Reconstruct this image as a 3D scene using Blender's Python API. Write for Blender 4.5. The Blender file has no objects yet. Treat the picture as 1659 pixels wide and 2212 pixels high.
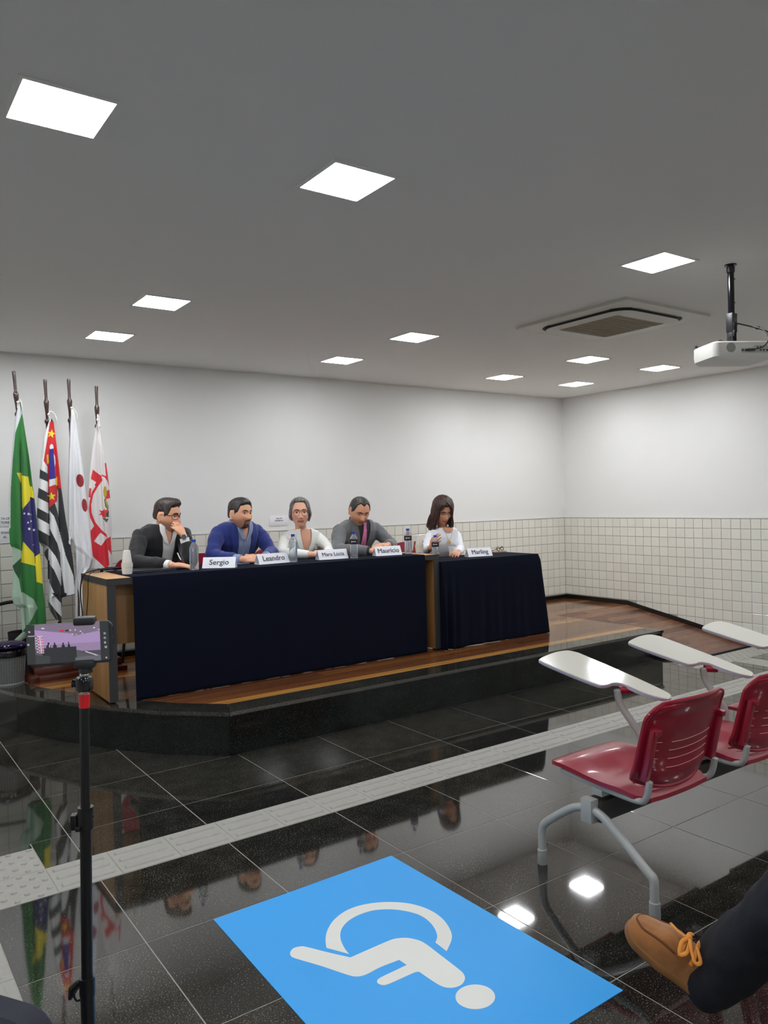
import bpy, bmesh, math, random
import numpy as np
from mathutils import Vector, Matrix, noise
from mathutils.bvhtree import BVHTree

# ---------------------------------------------------------------- camera
F_PX = 1676.54; YAW, PITCH, ROLL = 0.6161, -0.0133, -0.0239; CAM = np.array([0, 0, 1.504])
_c, _s = math.cos(YAW), math.sin(YAW)
_f = np.array([_s, _c, 0]); _r = np.array([_c, -_s, 0]); _u = np.array([0, 0, 1.0])
_cp, _sp = math.cos(PITCH), math.sin(PITCH)
FW = _f*_cp + _u*_sp; _u2 = -_f*_sp + _u*_cp
_cr, _sr = math.cos(ROLL), math.sin(ROLL)
RT = _r*_cr + _u2*_sr; UP = -_r*_sr + _u2*_cr
def at(px, py, ax, val):
    """point of the photograph at which the plane ax = val is seen"""
    d = FW + RT*(px-829.5)/F_PX - UP*(py-1106)/F_PX
    i = 'xyz'.index(ax)
    return Vector(CAM + d*(val-CAM[i])/d[i])
def at_d(px, py, depth):
    return Vector(CAM + (FW + RT*(px-829.5)/F_PX - UP*(py-1106)/F_PX)*depth)
def to_px(P):
    d = np.asarray(P)-CAM; z = d@FW
    return 829.5+F_PX*(d@RT)/z, 1106-F_PX*(d@UP)/z, z

scene = bpy.context.scene
cam_d = bpy.data.cameras.new('camera'); cam = bpy.data.objects.new('camera', cam_d)
scene.collection.objects.link(cam); scene.camera = cam
cam_d.sensor_fit = 'HORIZONTAL'; cam_d.sensor_width = 36; cam_d.lens = 36*F_PX/1659
cam_d.clip_start = .05; cam_d.clip_end = 60
cam.matrix_world = Matrix(((RT[0], UP[0], -FW[0], CAM[0]), (RT[1], UP[1], -FW[1], CAM[1]), (RT[2], UP[2], -FW[2], CAM[2]), (0, 0, 0, 1)))

# ---------------------------------------------------------------- world and exposure
world = bpy.data.worlds.new('world'); scene.world = world; world.use_nodes = True
world.node_tree.nodes['Background'].inputs[0].default_value = (.8, .85, .9, 1)
world.node_tree.nodes['Background'].inputs[1].default_value = .02
scene.view_settings.view_transform = 'Standard'; scene.view_settings.look = 'None'
scene.view_settings.gamma = 1; scene.view_settings.use_curve_mapping = False
scene.view_settings.exposure = 0.0
LAMP = 47.5          # strength of the ceiling panels
YB, XR, XL, YF = 6.523, 7.339, -3.4, -4.2      # back, right, left and front walls
ZC, ZD = 2.719, .266                            # ceiling, stage floor
TT = 1.258                                      # top of the tiled dado
PI = math.pi
rnd = random.Random(7)

# ---------------------------------------------------------------- helpers
def lin(c):
    return tuple(((v/255)/12.92 if v/255 <= .04045 else ((v/255+.055)/1.055)**2.4) for v in c)
def mat(name, rgb, rough=.5, metal=0, ior=1.5, emit=None, estr=0, coat=0, sheen=0, bump=0, bscale=200, var=0, vscale=6, attr=None, trans=0, alpha=1, sss=0):
    m = bpy.data.materials.new(name); m.use_nodes = True
    nt = m.node_tree; b = nt.nodes['Principled BSDF']
    c = lin(rgb)+(1,)
    b.inputs['Base Color'].default_value = c; b.inputs['Roughness'].default_value = rough
    b.inputs['Metallic'].default_value = metal; b.inputs['IOR'].default_value = ior
    if coat: b.inputs['Coat Weight'].default_value = coat; b.inputs['Coat Roughness'].default_value = .08
    if sheen: b.inputs['Sheen Weight'].default_value = sheen
    if trans: b.inputs['Transmission Weight'].default_value = trans
    if sss: b.inputs['Subsurface Weight'].default_value = sss; b.inputs['Subsurface Radius'].default_value = (.01, .004, .002); b.inputs['Subsurface Scale'].default_value = .3
    if emit: b.inputs['Emission Color'].default_value = lin(emit)+(1,); b.inputs['Emission Strength'].default_value = estr
    tc = None
    if var or bump:
        tc = nt.nodes.new('ShaderNodeTexCoord')
    src = None
    if attr:
        a = nt.nodes.new('ShaderNodeAttribute'); a.attribute_name = attr; src = a.outputs['Color']
        nt.links.new(src, b.inputs['Base Color'])
    if var:
        n = nt.nodes.new('ShaderNodeTexNoise'); n.inputs['Scale'].default_value = vscale; n.inputs['Detail'].default_value = 5
        nt.links.new(tc.outputs['Object'], n.inputs['Vector'])
        r = nt.nodes.new('ShaderNodeMapRange'); r.inputs[1].default_value = .3; r.inputs[2].default_value = .7
        r.inputs[3].default_value = 1-var; r.inputs[4].default_value = 1+var
        nt.links.new(n.outputs['Fac'], r.inputs[0])
        x = nt.nodes.new('ShaderNodeMixRGB'); x.blend_type = 'MULTIPLY'; x.inputs[0].default_value = 1
        x.inputs[1].default_value = c
        if src: nt.links.new(src, x.inputs[1])
        nt.links.new(r.outputs[0], x.inputs[2]); nt.links.new(x.outputs[0], b.inputs['Base Color'])
    if bump:
        n = nt.nodes.new('ShaderNodeTexNoise'); n.inputs['Scale'].default_value = bscale; n.inputs['Detail'].default_value = 3
        nt.links.new(tc.outputs['Object'], n.inputs['Vector'])
        bp = nt.nodes.new('ShaderNodeBump'); bp.inputs['Strength'].default_value = bump; bp.inputs['Distance'].default_value = .002
        nt.links.new(n.outputs['Fac'], bp.inputs['Height']); nt.links.new(bp.outputs[0], b.inputs['Normal'])
    return m
def node_mat(name, rough, ior, build):
    m = bpy.data.materials.new(name); m.use_nodes = True; nt = m.node_tree; b = nt.nodes['Principled BSDF']
    b.inputs['Roughness'].default_value = rough; b.inputs['IOR'].default_value = ior
    build(nt, b); return m
def granite(name, base, fleck, ior, rough=.04, amount=.62):
    def bld(nt, b):
        tc = nt.nodes.new('ShaderNodeNewGeometry')
        def ns(scale, detail=4):
            n = nt.nodes.new('ShaderNodeTexNoise'); n.inputs['Scale'].default_value = scale; n.inputs['Detail'].default_value = detail
            nt.links.new(tc.outputs['Position'], n.inputs['Vector']); return n
        a = ns(210, 3); v = nt.nodes.new('ShaderNodeTexVoronoi'); v.inputs['Scale'].default_value = 170
        nt.links.new(tc.outputs['Position'], v.inputs['Vector'])
        r = nt.nodes.new('ShaderNodeValToRGB')
        r.color_ramp.elements[0].position = amount-.08; r.color_ramp.elements[0].color = lin(base)+(1,)
        r.color_ramp.elements[1].position = amount+.10; r.color_ramp.elements[1].color = lin(fleck)+(1,)
        nt.links.new(a.outputs['Fac'], r.inputs[0])
        big = ns(9, 4); r2 = nt.nodes.new('ShaderNodeMapRange'); r2.inputs[1].default_value = .35; r2.inputs[2].default_value = .65; r2.inputs[3].default_value = .75; r2.inputs[4].default_value = 1.3
        nt.links.new(big.outputs['Fac'], r2.inputs[0])
        x = nt.nodes.new('ShaderNodeMixRGB'); x.blend_type = 'MULTIPLY'; x.inputs[0].default_value = 1
        nt.links.new(r.outputs[0], x.inputs[1]); nt.links.new(r2.outputs[0], x.inputs[2])
        # rare bright crystals
        r3 = nt.nodes.new('ShaderNodeMath'); r3.operation = 'LESS_THAN'; r3.inputs[1].default_value = .07
        nt.links.new(v.outputs['Distance'], r3.inputs[0])
        x2 = nt.nodes.new('ShaderNodeMixRGB'); x2.inputs[2].default_value = lin(fleck)+(1,)
        nt.links.new(r3.outputs[0], x2.inputs[0]); nt.links.new(x.outputs[0], x2.inputs[1])
        nt.links.new(x2.outputs[0], b.inputs['Base Color'])
    return node_mat(name, rough, ior, bld)
def wood(name, c1, c2, rough=.35, axis='X', scale=3, ior=1.5):
    def bld(nt, b):
        tc = nt.nodes.new('ShaderNodeNewGeometry'); mp = nt.nodes.new('ShaderNodeMapping')
        s = {'X': (.6, 14, 14), 'Y': (14, .6, 14), 'Z': (14, 14, .6)}[axis]
        mp.inputs['Scale'].default_value = s
        nt.links.new(tc.outputs['Position'], mp.inputs[0])
        n = nt.nodes.new('ShaderNodeTexNoise'); n.inputs['Scale'].default_value = scale; n.inputs['Detail'].default_value = 8
        nt.links.new(mp.outputs[0], n.inputs['Vector'])
        r = nt.nodes.new('ShaderNodeValToRGB'); r.color_ramp.elements[0].position = .3; r.color_ramp.elements[1].position = .7
        r.color_ramp.elements[0].color = lin(c1)+(1,); r.color_ramp.elements[1].color = lin(c2)+(1,)
        nt.links.new(n.outputs['Fac'], r.inputs[0]); nt.links.new(r.outputs[0], b.inputs['Base Color'])
    return node_mat(name, rough, ior, bld)

def link(o, parent=None):
    scene.collection.objects.link(o)
    if parent is not None: o.parent = parent
    return o
def tag(o, label, cat, group=None):
    o['label'] = label; o['category'] = cat
    if group: o['group'] = group
    return o
def empty(name, loc=(0, 0, 0), rz=0):
    o = bpy.data.objects.new(name, None); o.empty_display_size = .1
    o.location = loc; o.rotation_euler = (0, 0, rz); return link(o)

class MB:
    """collects shapes and links them as ONE mesh object"""
    def __init__(s): s.v = []; s.f = []; s.col = []; s.mi = []; s.cur = 0
    def add(s, vs, fs, col=None):
        o = len(s.v); s.v += [tuple(p) for p in vs]; s.f += [tuple(i+o for i in f) for f in fs]
        s.mi += [s.cur]*len(fs)
        if col is not None: s.col += [tuple(c) for c in col]
        return s
    def box(s, c, d, rot=None, bev=0):
        bm = bmesh.new(); bmesh.ops.create_cube(bm, size=1)
        for v in bm.verts: v.co = Vector((v.co.x*d[0], v.co.y*d[1], v.co.z*d[2]))
        if bev: bmesh.ops.bevel(bm, geom=list(bm.edges), offset=bev, segments=2, affect='EDGES', profile=.5)
        M = Matrix.Translation(Vector(c)) @ (rot.to_4x4() if rot is not None else Matrix.Identity(4))
        bm.verts.ensure_lookup_table(); bm.verts.index_update()
        s.add([M @ v.co for v in bm.verts], [[v.index for v in f.verts] for f in bm.faces]); bm.free(); return s
    def slab(s, x0, x1, y0, y1, z0, z1, bev=0):
        return s.box(((x0+x1)/2, (y0+y1)/2, (z0+z1)/2), (abs(x1-x0), abs(y1-y0), abs(z1-z0)), None, bev)
    def tube(s, pts, r, n=10, caps=True, flat=None):
        """round or flattened bar along a path; r is a number or one per point"""
        pts = [Vector(p) for p in pts]; rs = r if isinstance(r, (list, tuple)) else [r]*len(pts)
        vs = []; fs = []; T0 = None; N = None
        for i, p in enumerate(pts):
            t = (pts[min(i+1, len(pts)-1)]-pts[max(i-1, 0)])
            t = t.normalized() if t.length > 1e-9 else Vector((0, 0, 1))
            if N is None:
                N = t.orthogonal().normalized() if flat is None else (Vector(flat)-t*t.dot(Vector(flat))).normalized()
            else:
                N = (N - t*t.dot(N))
                N = N.normalized() if N.length > 1e-6 else t.orthogonal().normalized()
            B = t.cross(N)
            k = 1 if flat is None else .35
            for j in range(n):
                a = 2*PI*j/n; vs.append(p + (N*math.cos(a)*k + B*math.sin(a))*rs[i])
        for i in range(len(pts)-1):
            for j in range(n):
                k = (j+1) % n; fs.append((i*n+j, i*n+k, (i+1)*n+k, (i+1)*n+j))
        if caps: fs.append(tuple(reversed(range(n)))); fs.append(tuple(range((len(pts)-1)*n, len(pts)*n)))
        return s.add(vs, fs)
    def lathe(s, prof, c=(0, 0, 0), n=24, M=None, cap=True):
        vs = []; fs = []
        for (r, z) in prof:
            for j in range(n):
                a = 2*PI*j/n; p = Vector((r*math.cos(a), r*math.sin(a), z))
                vs.append((M @ p if M is not None else p)+Vector(c))
        for i in range(len(prof)-1):
            for j in range(n):
                k = (j+1) % n; fs.append((i*n+j, i*n+k, (i+1)*n+k, (i+1)*n+j))
        if cap:
            if prof[0][0] > 1e-6: fs.append(tuple(reversed(range(n))))
            if prof[-1][0] > 1e-6: fs.append(tuple(range((len(prof)-1)*n, len(prof)*n)))
        return s.add(vs, fs)
    def prism(s, poly, h, M=None, z0=0):
        """polygon (x, y) from z0 to z0+h"""
        n = len(poly); M = M or Matrix.Identity(4)
        vs = [M @ Vector((p[0], p[1], z0)) for p in poly]+[M @ Vector((p[0], p[1], z0+h)) for p in poly]
        fs = [tuple(reversed(range(n))), tuple(range(n, 2*n))]+[(i, (i+1) % n, n+(i+1) % n, n+i) for i in range(n)]
        return s.add(vs, fs)
    def grid(s, P, n, m, closed_u=False, col=None):
        """P(i, j) for i < n, j < m"""
        vs = [P(i, j) for i in range(n) for j in range(m)]
        fs = []
        for i in range(n if closed_u else n-1):
            for j in range(m-1):
                a = i*m+j; b = ((i+1) % n)*m+j; fs.append((a, b, b+1, a+1))
        return s.add(vs, fs, col)
    def ball(s, c, r, n=12, m=8, M=None, col=None):
        r = Vector((r, r, r)) if not hasattr(r, '__len__') else Vector(r)
        vs = []; fs = []
        for i in range(m+1):
            la = -PI/2+PI*i/m
            for j in range(n):
                a = 2*PI*j/n; p = Vector((math.cos(la)*math.cos(a)*r.x, math.cos(la)*math.sin(a)*r.y, math.sin(la)*r.z))
                vs.append((M @ p if M is not None else p)+Vector(c))
        for i in range(m):
            for j in range(n):
                k = (j+1) % n; fs.append((i*n+j, i*n+k, (i+1)*n+k, (i+1)*n+j))
        return s.add(vs, fs)
    def mesh(s, name, mats, smooth=35):
        me = bpy.data.meshes.new(name); me.from_pydata(s.v, [], s.f)
        for m in (mats if isinstance(mats, (list, tuple)) else [mats]): me.materials.append(m)
        if any(s.mi): me.polygons.foreach_set('material_index', s.mi)
        if s.col:
            a = me.color_attributes.new('Col', 'FLOAT_COLOR', 'POINT')
            a.data.foreach_set('color', np.array([tuple(c)+(1,) for c in s.col], dtype=np.float32).ravel())
        me.validate(); me.update()
        bm = bmesh.new(); bm.from_mesh(me); bmesh.ops.recalc_face_normals(bm, faces=bm.faces); bm.to_mesh(me); bm.free()
        if smooth:
            me.polygons.foreach_set('use_smooth', [True]*len(me.polygons))
            me.set_sharp_from_angle(angle=math.radians(smooth))
        return me
    def build(s, name, mats, parent=None, loc=None, smooth=35):
        o = bpy.data.objects.new(name, s.mesh(name, mats, smooth)); link(o, parent)
        if loc is not None: o.location = loc
        return o
def recenter(o):
    """origin of a top-level mesh to the middle of its base"""
    me = o.data; co = np.empty(len(me.vertices)*3, dtype=np.float32); me.vertices.foreach_get('co', co); co = co.reshape(-1, 3)
    c = (co.min(0)+co.max(0))/2; c[2] = co[:, 2].min(); me.vertices.foreach_set('co', (co-c).ravel()); me.update(); o.location = Vector([float(x) for x in c]); return o
def catmull(P, k=6, closed=False):
    P = [Vector(p) for p in P]; n = len(P); out = []
    rng = range(n) if closed else range(n-1)
    for i in rng:
        a, b, c, d = (P[(i-1) % n] if closed or i > 0 else P[0]), P[i], P[(i+1) % n], (P[(i+2) % n] if closed or i+2 < n else P[-1])
        for t in [j/k for j in range(k)]:
            out.append(.5*((2*b)+(c-a)*t+(2*a-5*b+4*c-d)*t*t+(3*b-a-3*c+d)*t**3))
    if not closed: out.append(P[-1])
    return out
def text(body, size, M, m, parent, name='lettering', extrude=.0004, offset=0, align='CENTER', space=1, line=1, bold=0):
    cu = bpy.data.curves.new(name, 'FONT'); cu.body = body; cu.size = size; cu.align_x = align; cu.align_y = 'CENTER'
    cu.extrude = extrude; cu.offset = offset; cu.space_character = space; cu.resolution_u = 3; cu.space_line = line
    o = bpy.data.objects.new(name, cu); scene.collection.objects.link(o)
    dg = bpy.context.evaluated_depsgraph_get(); me = bpy.data.meshes.new_from_object(o.evaluated_get(dg))
    bpy.data.objects.remove(o)
    if bold:                                       # a second, slightly shifted copy thickens the strokes
        bm = bmesh.new(); bm.from_mesh(me); me.transform(Matrix.Translation((bold, bold*.4, .00003))); bm.from_mesh(me)
        me.transform(Matrix.Translation((-bold*.5, -bold*.8, .00003))); bm.from_mesh(me); bm.to_mesh(me); bm.free()
    me.transform(M); me.name = name; me.materials.clear(); me.materials.append(m)
    return link(bpy.data.objects.new(name, me), parent)
def structure(o): o['kind'] = 'structure'; return o
def sm(t): t = max(0, min(1, t)); return t*t*(3-2*t)
def inside(x, y, poly):
    c = False; j = len(poly)-1
    for i in range(len(poly)):
        xi, yi = poly[i]; xj, yj = poly[j]
        if (yi > y) != (yj > y) and x < (xj-xi)*(y-yi)/(yj-yi)+xi: c = not c
        j = i
    return c

# ---------------------------------------------------------------- materials
M_wall = mat('wall_paint', (231, 230, 227), .75, bump=.15, bscale=90)
M_ceil = mat('ceiling_paint', (236, 235, 231), .85, bump=.12, bscale=70)
M_grout = mat('tile_grout', (168, 166, 156), .8)
M_tile = [mat('glazed_tile_%d' % i, c, .16) for i, c in enumerate([(226, 224, 213), (223, 221, 210), (228, 226, 215)])]
M_fgrout = mat('floor_grout', (150, 148, 138), .7)
M_gran = [granite('black_granite_%d' % i, c, (132, 124, 102), 2.05, .045, a) for i, (c, a) in enumerate([((30, 30, 28), .645), ((26, 26, 25), .66), ((34, 33, 30), .635)])]
M_granv = granite('dark_green_granite', (12, 15, 14), (50, 58, 54), 1.5, .13, .62)
M_base = mat('black_skirting', (24, 22, 22), .2)
M_tact = mat('tactile_concrete', (154, 152, 145), .6, var=.05, vscale=30, bump=.2, bscale=300)
PLK = [((92, 52, 26), (128, 78, 40)), ((104, 62, 32), (150, 96, 50)), ((74, 42, 24), (104, 62, 36)), ((146, 100, 50), (178, 130, 66)), ((120, 72, 36), (160, 104, 56)), ((84, 50, 30), (122, 76, 46))]
M_plk = [wood('stage_board_%d' % i, a, b, .13, 'X', 2.2, 1.7) for i, (a, b) in enumerate(PLK)]
RPK = [((84, 50, 38), (112, 70, 54)), ((72, 42, 32), (98, 60, 46)), ((98, 64, 48), (126, 84, 64)), ((110, 74, 52), (138, 96, 70))]
M_rpk = [wood('ramp_board_%d' % i, a, b, .25, 'X', 2.2, 1.6) for i, (a, b) in enumerate(RPK)]
M_black = mat('black_plastic', (20, 20, 23), .4)
M_blackgloss = mat('glossy_black', (14, 14, 20), .12)
M_white = mat('white_plastic', (212, 210, 202), .4)
M_greymetal = mat('grey_painted_metal', (150, 152, 148), .3, metal=.2)

# ================================================================ THE ROOM
def piece(name, me, loc, parent, rz=0):
    o = bpy.data.objects.new(name, me); link(o, parent); o.location = loc
    if rz: o.rotation_euler = (0, 0, rz)
    return o
wall_back = structure(MB().slab(XL, XR+.12, YB, YB+.12, 0, ZC+.1).build('wall_back', M_wall))
wall_right = structure(MB().slab(XR, XR+.12, YF, YB, 0, ZC+.1).build('wall_right', M_wall))
wall_left = structure(MB().slab(XL-.12, XL, YF, YB+.12, 0, ZC+.1).build('wall_left', M_wall))
wall_front = structure(MB().slab(XL, XR, YF-.12, YF, 0, ZC+.1).build('wall_front', M_wall))
ceiling = structure(MB().slab(XL, XR, YF, YB, ZC, ZC+.1).build('ceiling', M_ceil))
floor = structure(MB().slab(XL, XR, YF, YB, -.1, -.0012).build('floor', M_fgrout))

# ---- glazed tiles of the dado (grout bed, then every tile proud of it)
P = .1035; TB = .0985
def tile_mesh(m):
    b = MB(); h = TB/2; e = .0025; t = .005
    # local: x along the wall, z up, -y out of the wall
    b.add([(-h, 0, -h), (h, 0, -h), (h, 0, h), (-h, 0, h), (-h, -t+.0015, -h), (h, -t+.0015, -h), (h, -t+.0015, h), (-h, -t+.0015, h),
           (-h+e, -t, -h+e), (h-e, -t, -h+e), (h-e, -t, h-e), (-h+e, -t, h-e)],
          [(0, 1, 5, 4), (1, 2, 6, 5), (2, 3, 7, 6), (3, 0, 4, 7), (4, 5, 9, 8), (5, 6, 10, 9), (6, 7, 11, 10), (7, 4, 8, 11), (8, 9, 10, 11)])
    return b.mesh('tile', m, 20)
tile_me = [tile_mesh(m) for m in M_tile]
def dado(wall, x_of, n0, n1, floor_z, rot, blocked, bed):
    bed.build('grout_bed', M_grout, wall)
    cand = []
    for i in range(n0, n1):
        for k in range(0, 13):
            z = TT-.006-P*(k+.5)
            p = x_of(i); fz = floor_z(p)
            if z < fz-.02: continue
            if z-P/2 < fz: z2 = (z+P/2+fz)/2
            u, v, d = to_px((p[0], p[1], z)); vis = -10 < u < 1669 and not blocked(u, v, z)
            cand.append((not vis, d, i, k, p, z))
    cand.sort(key=lambda c: (c[0], c[1]))
    rest = [[], [], []]
    for q, (nv, d, i, k, p, z) in enumerate(cand):
        mi = (i*7+k*13+(i*k) % 5) % 3
        if q < 300: piece('tile', tile_me[mi], (p[0], p[1], z), wall, rot)
        else: rest[mi].append((p, z))
    b = MB(); R = Matrix.Rotation(rot, 3, 'Z')
    for mi in range(3):
        b.cur = mi; me = tile_me[mi]
        vs = [v.co.copy() for v in me.vertices]; fs = [tuple(f.vertices) for f in me.polygons]
        for p, z in rest[mi]: b.add([R @ v + Vector((p[0], p[1], z)) for v in vs], fs)
    o = b.build('tile_field', M_tile, wall, smooth=20); o['kind'] = 'stuff'
RAMP_Y0, RAMP_Y1, RAMP_X = 4.15, 5.61, 6.162
def ramp_z(y): return ZD*max(0, min(1, (y-RAMP_Y0)/(RAMP_Y1-RAMP_Y0)))
def blk_back(u, v, z):
    if 240 < u < 1165 and z < 1.05: return True
    if u < -10: return True
    if 22 < u < 240 and v < 1340: return True
    return False
dado(wall_back, lambda i: (XR-P*(i+.5)-.004, YB, 0), 0, 78, lambda p: ZD+.045, 0, blk_back,
     MB().slab(-1.0, XR, YB-.001, YB, ZD, TT))
dado(wall_right, lambda i: (XR, YB-P*(i+.5)-.004, 0), 0, 60, lambda p: ramp_z(p[1])+.045, -PI/2, lambda u, v, z: False,
     MB().slab(XR-.001, XR, .2, YB, 0, TT))
structure(MB().slab(-1.0, XR, YB-.009, YB, TT-.005, TT+.004, .001).build('trim_1', M_white))
structure(MB().slab(XR-.009, XR, .2, YB-.009, TT-.005, TT+.004, .001).build('trim_2', M_white))
structure(MB().slab(.0, XR, YB-.012, YB-.0005, ZD, ZD+.045, .002).build('baseboard_back', M_base))
b = MB()
prof = [(YB-.012, ZD), (RAMP_Y1, ZD), (RAMP_Y0, 0), (.2, 0)]
for (ya, za), (yb, zb) in zip(prof[:-1], prof[1:]):
    vs = [(x, y, z) for (y, z0) in ((ya, za), (yb, zb)) for x in (XR-.013, XR-.0005) for z in (z0, z0+.048)]
    b.add(vs, [(0, 1, 3, 2), (4, 6, 7, 5), (0, 4, 5, 1), (2, 3, 7, 6), (1, 5, 7, 3), (0, 2, 6, 4)])
structure(b.build('baseboard_right', M_base, smooth=10))

# ---- floor of polished granite, 55 cm tiles with pale joints
S = .5552; X0 = .8401; YA = 3.7814; J = .0018
YS1, YS0 = 3.4811, 3.2262                       # tactile strip
def gtile(x0, x1, y0, y1, parent, name='granite_tile', m=None, z1=0, z0=-.012):
    w, d = x1-x0-2*J, y1-y0-2*J; e = .0008
    b = MB(); vs = []
    for (z, k) in ((z0, 0), (z1-e, 0), (z1, e)):
        vs += [(-w/2+k, -d/2+k, z), (w/2-k, -d/2+k, z), (w/2-k, d/2-k, z), (-w/2+k, d/2-k, z)]
    b.add(vs, [(i, (i+1) % 4, 4+(i+1) % 4, 4+i) for i in range(4)]+[(4+i, 4+(i+1) % 4, 8+(i+1) % 4, 8+i) for i in range(4)]+[(8, 9, 10, 11)])
    o = b.build(name, m or rnd.choice(M_gran), parent, smooth=0); o.location = ((x0+x1)/2, (y0+y1)/2, 0); return o
WX0, WX1, WY0, WY1 = .180, .680, 3.2262, 3.7262   # warning block at the left
VX0, VX1 = .180, .430                             # strip running towards the camera
tact = [(WX0, XR, YS0, YS1), (WX0, WX1, WY0, WY1), (VX0, VX1, -.5, YS0), (6.54, 6.79, YS1, 3.86), (6.04, 7.29, 3.86, 4.11)]
ylines = [YA+S*k for k in range(4, 0, -1)]+[]+[YA, YS1, YA-S]+[YA-S*k for k in range(2, 10)]
for a, bb in zip(ylines[:-1], ylines[1:]):
    for i in range(-6, 12):
        if a > YA+3*S+.01 and i > 0: continue
        xa, xb = X0+i*S, X0+(i+1)*S
        if xa > XR-.05: continue
        xb = min(xb, XR)
        y1, y0 = a, bb
        if y1 > 4.4 and (xa+xb)/2 > 2.2 and xa < 6.0: continue     # under the stage
        if abs(y1-YS1) < 1e-6:                                   # the row holding the strip
            if xb > WX0+.01:
                if xa < WX0: xb = WX0
                else: continue
        # cut the tile by the tactile rectangles
        rects = [(xa, xb, y0, y1)]
        for (tx0, tx1, ty0, ty1) in tact:
            new = []
            for (p0, p1, q0, q1) in rects:
                if tx0 >= p1-.004 or tx1 <= p0+.004 or ty0 >= q1-.004 or ty1 <= q0+.004: new.append((p0, p1, q0, q1)); continue
                if tx0 > p0+.01: new.append((p0, tx0, q0, q1))
                if tx1 < p1-.01: new.append((tx1, p1, q0, q1))
                m0, m1 = max(p0, tx0), min(p1, tx1)
                if ty0 > q0+.01: new.append((m0, m1, q0, ty0))
                if ty1 < q1-.01: new.append((m0, m1, ty1, q1))
            rects = new
        for r in rects:
            if r[1]-r[0] > .012 and r[3]-r[2] > .012: gtile(r[0], r[1], r[2], r[3], floor)
def bar_shape(b, x0, x1, yc, w=.016, h=.0062, ax=0):
    prof = [(-w/2-.004, 0), (-w/2, h*.7), (-w/2+.003, h), (w/2-.003, h), (w/2, h*.7), (w/2+.004, 0)]
    vs = []
    for x, k in ((x0, 0), (x0+.008, 1), (x1-.008, 1), (x1, 0)):
        for (yy, zz) in prof:
            q = yy*(1 if k else .55); p = (x, yc+q, zz if k else 0)
            vs.append(p if ax == 0 else (p[1], p[0], p[2]))
    fs = []
    for i in range(3):
        for j in range(5): fs.append((i*6+j, i*6+j+1, (i+1)*6+j+1, (i+1)*6+j))
    b.add(vs, fs)
def tact_mesh(kind):
    b = MB(); h = .125-.0012
    b.add([(-h, -h, -.01), (h, -h, -.01), (h, h, -.01), (-h, h, -.01), (-h, -h, .0008), (h, -h, .0008), (h, h, .0008), (-h, h, .0008)],
          [(4, 5, 6, 7), (0, 1, 5, 4), (1, 2, 6, 5), (2, 3, 7, 6), (3, 0, 4, 7)])
    if kind == 'dots':
        for i in range(6):
            for j in range(6):
                if (i+j) % 2: continue
                x, y = -.104+.0416*i, -.104+.0416*j
                n = 8; vs = [(x+r*math.cos(2*PI*a/n), y+r*math.sin(2*PI*a/n), z) for r, z in ((.0135, .0008), (.009, .0062)) for a in range(n)]
                b.add(vs, [(a, (a+1) % n, n+(a+1) % n, n+a) for a in range(n)]+[tuple(range(n, 2*n))])
    else:
        for yc in (-.078, 0, .078): bar_shape(b, -.108, .108, yc, w=.026, ax=0 if kind == 'x' else 1)
    for k, v in enumerate(b.v): b.v[k] = (v[0], v[1], max(v[2], v[2]))
    return b.mesh('tactile_tile', M_tact, 20)
t_x, t_y, t_d = tact_mesh('x'), tact_mesh('y'), tact_mesh('dots')
n = 0; x = WX1
while x < XR-.02:
    piece('tactile_tile', t_x, (x+.125, (YS0+YS1)/2, 0), floor); x += .2505
for i in range(2):
    for j in range(2): piece('warning_tile', t_d, (WX0+.125+.25*i, WY0+.125+.25*j, 0), floor)
for k in range(13): piece('tactile_tile', t_y, (VX0+.125, YS0-.125-.25*k, 0), floor)
piece('tactile_tile', t_y, (6.665, 3.67, 0), floor)
for k in range(5): piece('warning_tile', t_d, (6.165+.25*k, 3.985, 0), floor)

# ================================================================ STAGE with its ramp
stage = empty('stage_platform', (4, 5.3, 0)); tag(stage, 'raised stage with dark granite riser and mixed brown hardwood boards', 'stage')
def sbuild(b, name, m, par=None, smooth=20):
    o = b.build(name, m, par or stage, smooth=smooth); o.matrix_parent_inverse = Matrix.Identity(4)
    if par is None: o.location = -stage.location
    return o
CUR = [(1.899, 4.336), (1.592, 4.632), (1.345, 4.988), (1.15, 5.363), (.975, 5.748), (.86, 6.13), (.78, 6.509)]
RX1 = RAMP_X
core = [(.80, 6.509), (.88, 6.13), (.995, 5.76), (1.17, 5.38), (1.365, 5.01), (1.61, 4.655), (1.915, 4.36), (RX1-.02, 4.36), (RX1-.02, RAMP_Y1), (XR-.016, RAMP_Y1), (XR-.016, YB-.014), (.80, YB-.014)]
sbuild(MB().prism(core, ZD-.024), 'core', M_base)
def panel(p, q, z0, z1, m, name, th=.018, par=None):
    """upright slab between two floor points, its outer face on the line p-q"""
    p = Vector((p[0], p[1], 0)); q = Vector((q[0], q[1], 0)); d = (q-p); L = d.length; d.normalize(); nrm = Vector((-d.y, d.x, 0))
    b = MB(); g = .0012; o = []
    for t, w in ((g, 0), (L-g, 0), (L-g, th), (g, th)):
        o.append((p + d*t + nrm*w))
    b.prism([(v.x, v.y) for v in o], z1-z0, z0=z0)
    return sbuild(b, name, m, par)
RT_ = ZD-.022
for k in range(len(CUR)-1): panel(CUR[k+1], CUR[k], .001, RT_, M_granv, 'riser_panel')
xs = [1.899+S*k*1.9 for k in range(0, 5)]+[RX1]
xs = [1.899, 3.12, 4.27, 5.30, RX1]
for a, c in zip(xs[:-1], xs[1:]): panel((a, 4.336), (c, 4.336), .001, RT_, M_granv, 'riser_panel')
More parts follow.
